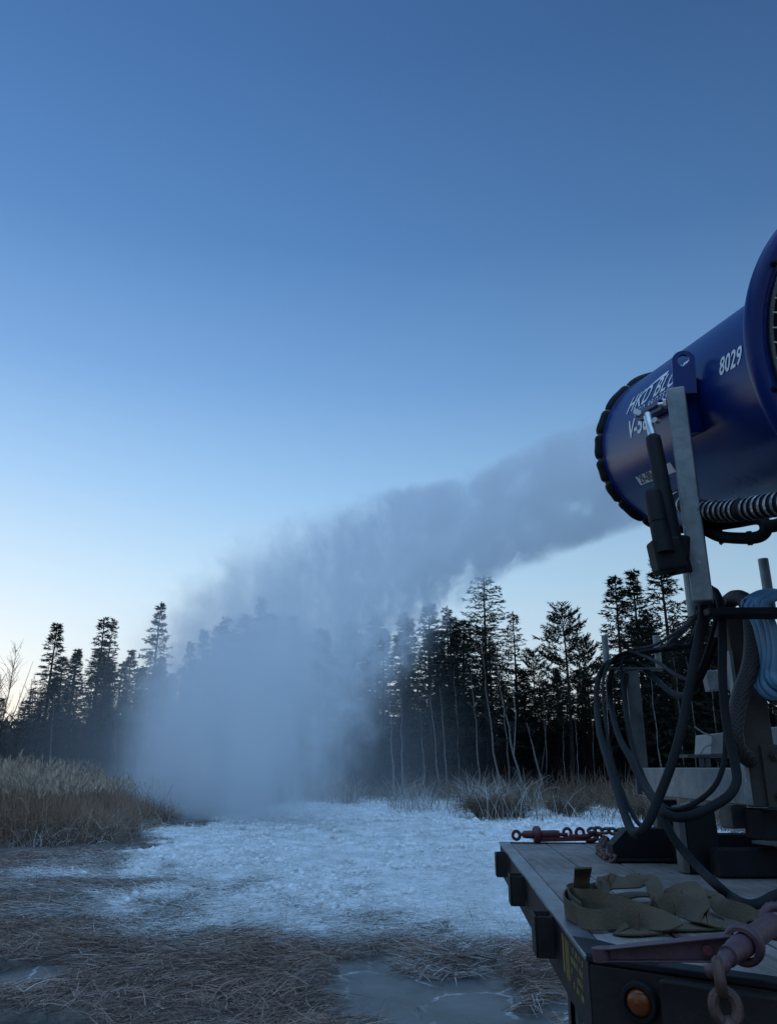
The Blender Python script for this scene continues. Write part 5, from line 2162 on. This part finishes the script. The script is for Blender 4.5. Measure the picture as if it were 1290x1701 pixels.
mb.tube([e + (Vector((math.cos(a_), 0, 0)) * .026 + Vector((0, 0, math.sin(a_))) * .03) for a_ in np.linspace(0, 2 * math.pi, 17)[:-1]], .011, 10, closed=True)
mb.build('end_ring', M['mauve_paint'], NB)
# heavy chain over the near edge
mb = MB()
c0 = s0 - sd_ * .03 + Vector((-.018, -.006, -.005))
ch = [c0 + Vector((0, 0, .012)), c0 + Vector((-.002, -.016, -.05)), c0 + Vector((.004, -.03, -.13)), c0 + Vector((.006, -.03, -.24)), c0 + Vector((.01, -.03, -.42))]
mb.chain(ch, .072, .0105, .66)
tag(mb.build('chain', M['rust_chain']), 'heavy rusty chain hanging from the near binder over the trailer edge', 'chain')

# olive strap in a loose heap
mb = MB()


def strap(pts, wd, w=.050):
    p3 = [onz(px, py, DZ + z) if len(q) == 3 else None for q in pts for (px, py, z) in (q,)]
    sp = catmull(p3, 7)
    wv = [Vector(q) for q in wd]
    wsp = catmull(wv, 7)
    mb.ribbon(sp, wsp, w, .0045)


UPV, LAY = (0, .15, 1), (.25, .97, .1)
strap([(948, 1492, .03), (965, 1496, .045), (990, 1497, .05), (1025, 1508, .045), (1060, 1520, .035), (1100, 1530, .028), (1130, 1530, .03)], [(.1, .6, .8), UPV, UPV, (.05, .3, 1), (.1, .5, .9), (.2, .7, .6), LAY], .06)
strap([(968, 1512, .012), (966, 1490, .04), (965, 1470, .075), (967, 1450, .110), (968, 1442, .135)], [(1, .2, 0), (1, .2, 0), (1, .15, 0), (1, .1, 0), (1, .1, 0)], .048)
strap([(965, 1516, .03), (949, 1502, .035), (944, 1490, .04), (952, 1482, .05), (975, 1484, .05), (1000, 1478, .05)], [UPV] * 6, .05)
strap([(958, 1520, .025), (940, 1508, .03), (938, 1496, .035), (948, 1486, .042)], [UPV] * 4, .046)
strap([(950, 1512, .024), (965, 1524, .026), (990, 1528, .026), (1030, 1526, .025), (1060, 1535, .022)], [(0, .4, .9)] * 5, .05)
strap([(995, 1486, .05), (1005, 1464, .062), (1020, 1466, .064), (1045, 1466, .066), (1070, 1460, .07), (1085, 1470, .065), (1086, 1492, .045), (1078, 1506, .03), (1074, 1512, .02)], [(.2, .9, .4), (0, .95, .3), (0, .9, .5), (.1, .9, .5), (.2, .9, .3), (.5, .8, .1), (.6, .8, 0), (.5, .8, 0), LAY], .05)
strap([(1000, 1500, .015), (1040, 1488, .02), (1070, 1486, .02), (1100, 1490, .012)], [LAY] * 4, .05)
strap([(1090, 1500, .02), (1105, 1490, .035), (1125, 1482, .05), (1142, 1474, .065), (1152, 1484, .055), (1160, 1505, .035), (1150, 1522, .024)], [(.3, .9, .2), (.2, .9, .4), (.2, .8, .6), (.6, .7, .4), (.9, .3, .2), (.9, .4, 0), LAY], .06)
strap([(1098, 1516, .03), (1118, 1502, .045), (1140, 1508, .042), (1170, 1522, .030), (1185, 1528, .02)], [(.3, .6, .7), (.2, .5, .8), (.3, .6, .7), (.3, .8, .5), LAY], .062)
strap([(1150, 1488, .045), (1170, 1484, .05), (1185, 1488, .045), (1195, 1504, .03), (1215, 1512, .03), (1240, 1520, .025), (1258, 1534, .012)], [(.5, .8, .2), (.4, .9, .2), (.6, .8, .2), (.5, .7, .5), (.1, .5, .8), (.1, .5, .8), LAY], .05)
strap([(1020, 1520, .006), (1060, 1536, .006), (1110, 1540, .006), (1180, 1538, .006), (1230, 1534, .006)], [LAY] * 5, .055)
strap([(1016, 1505, .03), (1018, 1522, .018), (1024, 1540, .005), (1040, 1548, .005), (1090, 1545, .005)], [(.9, .3, 0), (.9, .4, 0), LAY, LAY, LAY], .05)
o = mb.build('ratchet_strap', M['webbing'])
tag(o, 'olive webbing strap heaped in loose folds on the near deck corner', 'strap')

# ================================================================== SPRAY
def curve_node(n, l, src, pts, lo, hi):
    """value along Y given as (Y, value) points; lo/hi scale the curve into 0..1"""
    mr = n.new('ShaderNodeMapRange')
    mr.inputs['From Min'].default_value = pts[0][0]
    mr.inputs['From Max'].default_value = pts[-1][0]
    l.new(src, mr.inputs['Value'])
    fc = n.new('ShaderNodeFloatCurve')
    c = fc.mapping.curves[0]
    while len(c.points) < len(pts):
        c.points.new(.5, .5)
    span = pts[-1][0] - pts[0][0]
    for p, (y, v) in zip(c.points, pts):
        p.location = ((y - pts[0][0]) / span, (v - lo) / (hi - lo))
        p.handle_type = 'AUTO_CLAMPED'
    fc.mapping.update()
    l.new(mr.outputs[0], fc.inputs['Value'])
    m2 = n.new('ShaderNodeMapRange')
    m2.inputs['To Min'].default_value = lo
    m2.inputs['To Max'].default_value = hi
    l.new(fc.outputs[0], m2.inputs['Value'])
    return m2.outputs[0]


PY = [4.1, 5.5, 8, 11, 14, 17, 20, 23, 26, 29, 32, 36]
PCX = [1.65, 1.52, 1.30, .85, .10, -.95, -2.3, -3.9, -5.5, -6.9, -7.9, -8.8]
PW = [.42, .47, .66, 1.0, 1.5, 2.1, 2.7, 3.2, 3.5, 3.6, 3.5, 3.0]
PT = [3.64, 4.0, 4.72, 5.65, 6.6, 7.4, 7.9, 8.0, 7.7, 6.8, 5.3, 2.6]
PB = [2.82, 3.12, 3.52, 3.85, 3.7, 2.8, 1.0, -1.2, -2.2, -2.4, -2.4, -2.4]
PD = [1.5, 1.35, 1.15, .92, .66, .52, .48, .46, .44, .36, .20, .06]


def plume():
    m, n, l, b = new_mat('water_spray')
    n.clear()
    geo = n.new('ShaderNodeNewGeometry')
    sp = n.new('ShaderNodeSeparateXYZ')
    l.new(geo.outputs['Position'], sp.inputs[0])

    def mth(op, a, b=None, c=None, clamp=False):
        q = n.new('ShaderNodeMath')
        q.operation = op
        q.use_clamp = clamp
        for i, v in enumerate((a, b, c)):
            if v is None:
                continue
            if isinstance(v, (int, float)):
                q.inputs[i].default_value = v
            else:
                l.new(v, q.inputs[i])
        return q.outputs[0]
    X, Y, Z = sp.outputs
    cx = curve_node(n, l, Y, list(zip(PY, PCX)), -9, 2)
    w = curve_node(n, l, Y, list(zip(PY, PW)), 0, 4)
    zt = curve_node(n, l, Y, list(zip(PY, PT)), 0, 8)
    zb = curve_node(n, l, Y, list(zip(PY, PB)), -3, 4)
    dn = curve_node(n, l, Y, list(zip(PY, PD)), 0, 1.4)

    def noise(scale3, sc, det, rough, rot=None, dist=0):
        mp = n.new('ShaderNodeMapping')
        mp.inputs['Scale'].default_value = scale3
        if rot:
            mp.inputs['Rotation'].default_value = rot
        l.new(geo.outputs['Position'], mp.inputs[0])
        q = n.new('ShaderNodeTexNoise')
        q.inputs['Scale'].default_value = sc
        q.inputs['Detail'].default_value = det
        q.inputs['Roughness'].default_value = rough
        q.inputs['Distortion'].default_value = dist
        l.new(mp.outputs[0], q.inputs['Vector'])
        return q.outputs[0]
    billow = noise((1, .34, 1), 1.15, 6, .66, dist=.5)
    streak = noise((1.5, .30, .16), 1.1, 4, .6)
    fine = noise((1, .22, 1.15), 3.4, 5, .60, rot=(-.19, 0, -.09), dist=.5)
    dx = mth('ABSOLUTE', mth('DIVIDE', mth('SUBTRACT', X, cx), w))
    hz = mth('MULTIPLY', mth('SUBTRACT', zt, zb), .5)
    zc = mth('MULTIPLY', mth('ADD', zt, zb), .5)
    dz = mth('ABSOLUTE', mth('DIVIDE', mth('SUBTRACT', Z, zc), hz))
    e = mth('POWER', mth('ADD', mth('POWER', dx, 2.2), mth('POWER', dz, 4.5)), 1 / 2.2)
    far = mth('MULTIPLY', mth('SUBTRACT', Y, 5.0), 1 / 12, clamp=True)
    ero = mth('MULTIPLY', mth('SUBTRACT', billow, .5), mth('ADD', .55, mth('MULTIPLY', far, mth('MULTIPLY', mth('MULTIPLY', mth('SUBTRACT', Z, 3.2), .4, clamp=True), .62))))
    inner = mth('ADD', mth('SUBTRACT', 1.0, e), ero)
    mr = n.new('ShaderNodeMapRange')
    mr.interpolation_type = 'SMOOTHSTEP'
    mr.inputs['From Min'].default_value = 0.0
    mr.inputs['From Max'].default_value = 0.62
    l.new(inner, mr.inputs['Value'])
    l.new(mth('MULTIPLY_ADD', far, .62, .36), mr.inputs['From Max'])
    st = mth('MULTIPLY_ADD', mth('SUBTRACT', streak, .5), 5.0, 1.0)
    st = mth('MAXIMUM', st, .12)
    bl = mth('MAXIMUM', mth('MULTIPLY_ADD', mth('SUBTRACT', billow, .5), 6.5, 1.0), .06)
    fr = n.new('ShaderNodeMapRange')
    fr.interpolation_type = 'SMOOTHSTEP'
    fr.inputs['From Min'].default_value = .44
    fr.inputs['From Max'].default_value = .58
    fr.inputs['To Min'].default_value = .03
    fr.inputs['To Max'].default_value = 2.3
    l.new(fine, fr.inputs['Value'])
    bl = mth('MULTIPLY', bl, fr.outputs[0])
    mixf = mth('MULTIPLY', mth('MULTIPLY', mth('SUBTRACT', Y, 11.5), 1 / 9, clamp=True), .92)
    tex = mth('ADD', mth('MULTIPLY', st, mixf), mth('MULTIPLY', bl, mth('SUBTRACT', 1.0, mixf)))
    # thicker towards the ground where it falls
    low = mth('MULTIPLY_ADD', mth('SUBTRACT', 1.0, mth('MULTIPLY', Z, 1 / 8, clamp=True)), .35, .85)
    dens = mth('MULTIPLY', mth('MULTIPLY', mth('MULTIPLY', mr.outputs[0], tex), dn), low)
    vs = n.new('ShaderNodeVolumePrincipled')
    vs.inputs['Color'].default_value = (.93, .968, 1.0, 1)
    vs.inputs['Anisotropy'].default_value = .35
    l.new(dens, vs.inputs['Density'])
    out_ = n.new('ShaderNodeOutputMaterial')
    l.new(vs.outputs[0], out_.inputs['Volume'])
    mb = MB()
    seg = 16
    vsx, fs = [], []
    k_ = 1.28
    for y, cx_, w_, t_, b_ in zip(PY, PCX, PW, PT, PB):
        zc_, h_ = (t_ + b_) / 2, (t_ - b_) / 2
        for a in range(seg):
            an = 2 * math.pi * a / seg
            c_, s_ = math.cos(an), math.sin(an)
            g = 1 / max(abs(c_), abs(s_)) ** .55
            vsx.append((cx_ + c_ * g * w_ * k_, y + (0.06 if y == PY[0] else 0), max(-.25, zc_ + s_ * g * h_ * k_)))
    nr = len(PY)
    for i in range(nr - 1):
        for a in range(seg):
            fs.append((i * seg + a, i * seg + (a + 1) % seg, (i + 1) * seg + (a + 1) % seg, (i + 1) * seg + a))
    fs.append(tuple(range(seg))[::-1])
    fs.append(tuple((nr - 1) * seg + a for a in range(seg)))
    mb.add(vsx, fs)
    o = mb.build('water_spray', m)
    m.cycles.volume_step_rate = .12
    m.cycles.homogeneous_volume = False
    tag(o, 'plume of fine water spray blown from the blue machine and falling on the snow field as mist', 'spray', kind='stuff')


plume()


def thin_mist():
    """the faint drift that hangs round the plume in front of the trees"""
    m, n, l, b = new_mat('thin_mist')
    n.clear()
    geo = n.new('ShaderNodeNewGeometry')
    mp = n.new('ShaderNodeMapping')
    mp.inputs['Location'].default_value = (6.0 / 11.5, -31 / 8.5, -1.2 / 8)
    mp.inputs['Scale'].default_value = (1 / 11.5, 1 / 8.5, 1 / 8)
    l.new(geo.outputs['Position'], mp.inputs[0])
    ln = n.new('ShaderNodeVectorMath')
    ln.operation = 'LENGTH'
    l.new(mp.outputs[0], ln.inputs[0])
    mr = n.new('ShaderNodeMapRange')
    mr.interpolation_type = 'SMOOTHSTEP'
    mr.inputs['From Min'].default_value = 1.0
    mr.inputs['From Max'].default_value = .25
    mr.inputs['To Min'].default_value = 0
    mr.inputs['To Max'].default_value = .042
    l.new(ln.outputs['Value'], mr.inputs['Value'])
    vs = n.new('ShaderNodeVolumePrincipled')
    vs.inputs['Color'].default_value = (.93, .968, 1.0, 1)
    vs.inputs['Anisotropy'].default_value = .35
    l.new(mr.outputs[0], vs.inputs['Density'])
    out_ = n.new('ShaderNodeOutputMaterial')
    l.new(vs.outputs[0], out_.inputs['Volume'])
    mb = MB()
    prof = []
    vsx, fs = [], []
    S, T = 20, 9
    for i in range(T + 1):
        el = -.15 + (math.pi / 2 + .15 - .01) * i / T
        for a in range(S):
            an = 2 * math.pi * a / S
            vsx.append((-6 + 11.5 * math.cos(el) * math.cos(an), 31 + 8.5 * math.cos(el) * math.sin(an), max(-.25, 1.2 + 8 * math.sin(el))))
    for i in range(T):
        for a in range(S):
            fs.append((i * S + a, i * S + (a + 1) % S, (i + 1) * S + (a + 1) % S, (i + 1) * S + a))
    fs += [tuple(range(S))[::-1], tuple(T * S + a for a in range(S))]
    mb.add(vsx, fs)
    o = mb.build('drifting_mist', m)
    m.cycles.volume_step_rate = .5
    tag(o, 'thin blue mist drifting round the falling spray in front of the trees', 'mist', kind='stuff')


thin_mist()
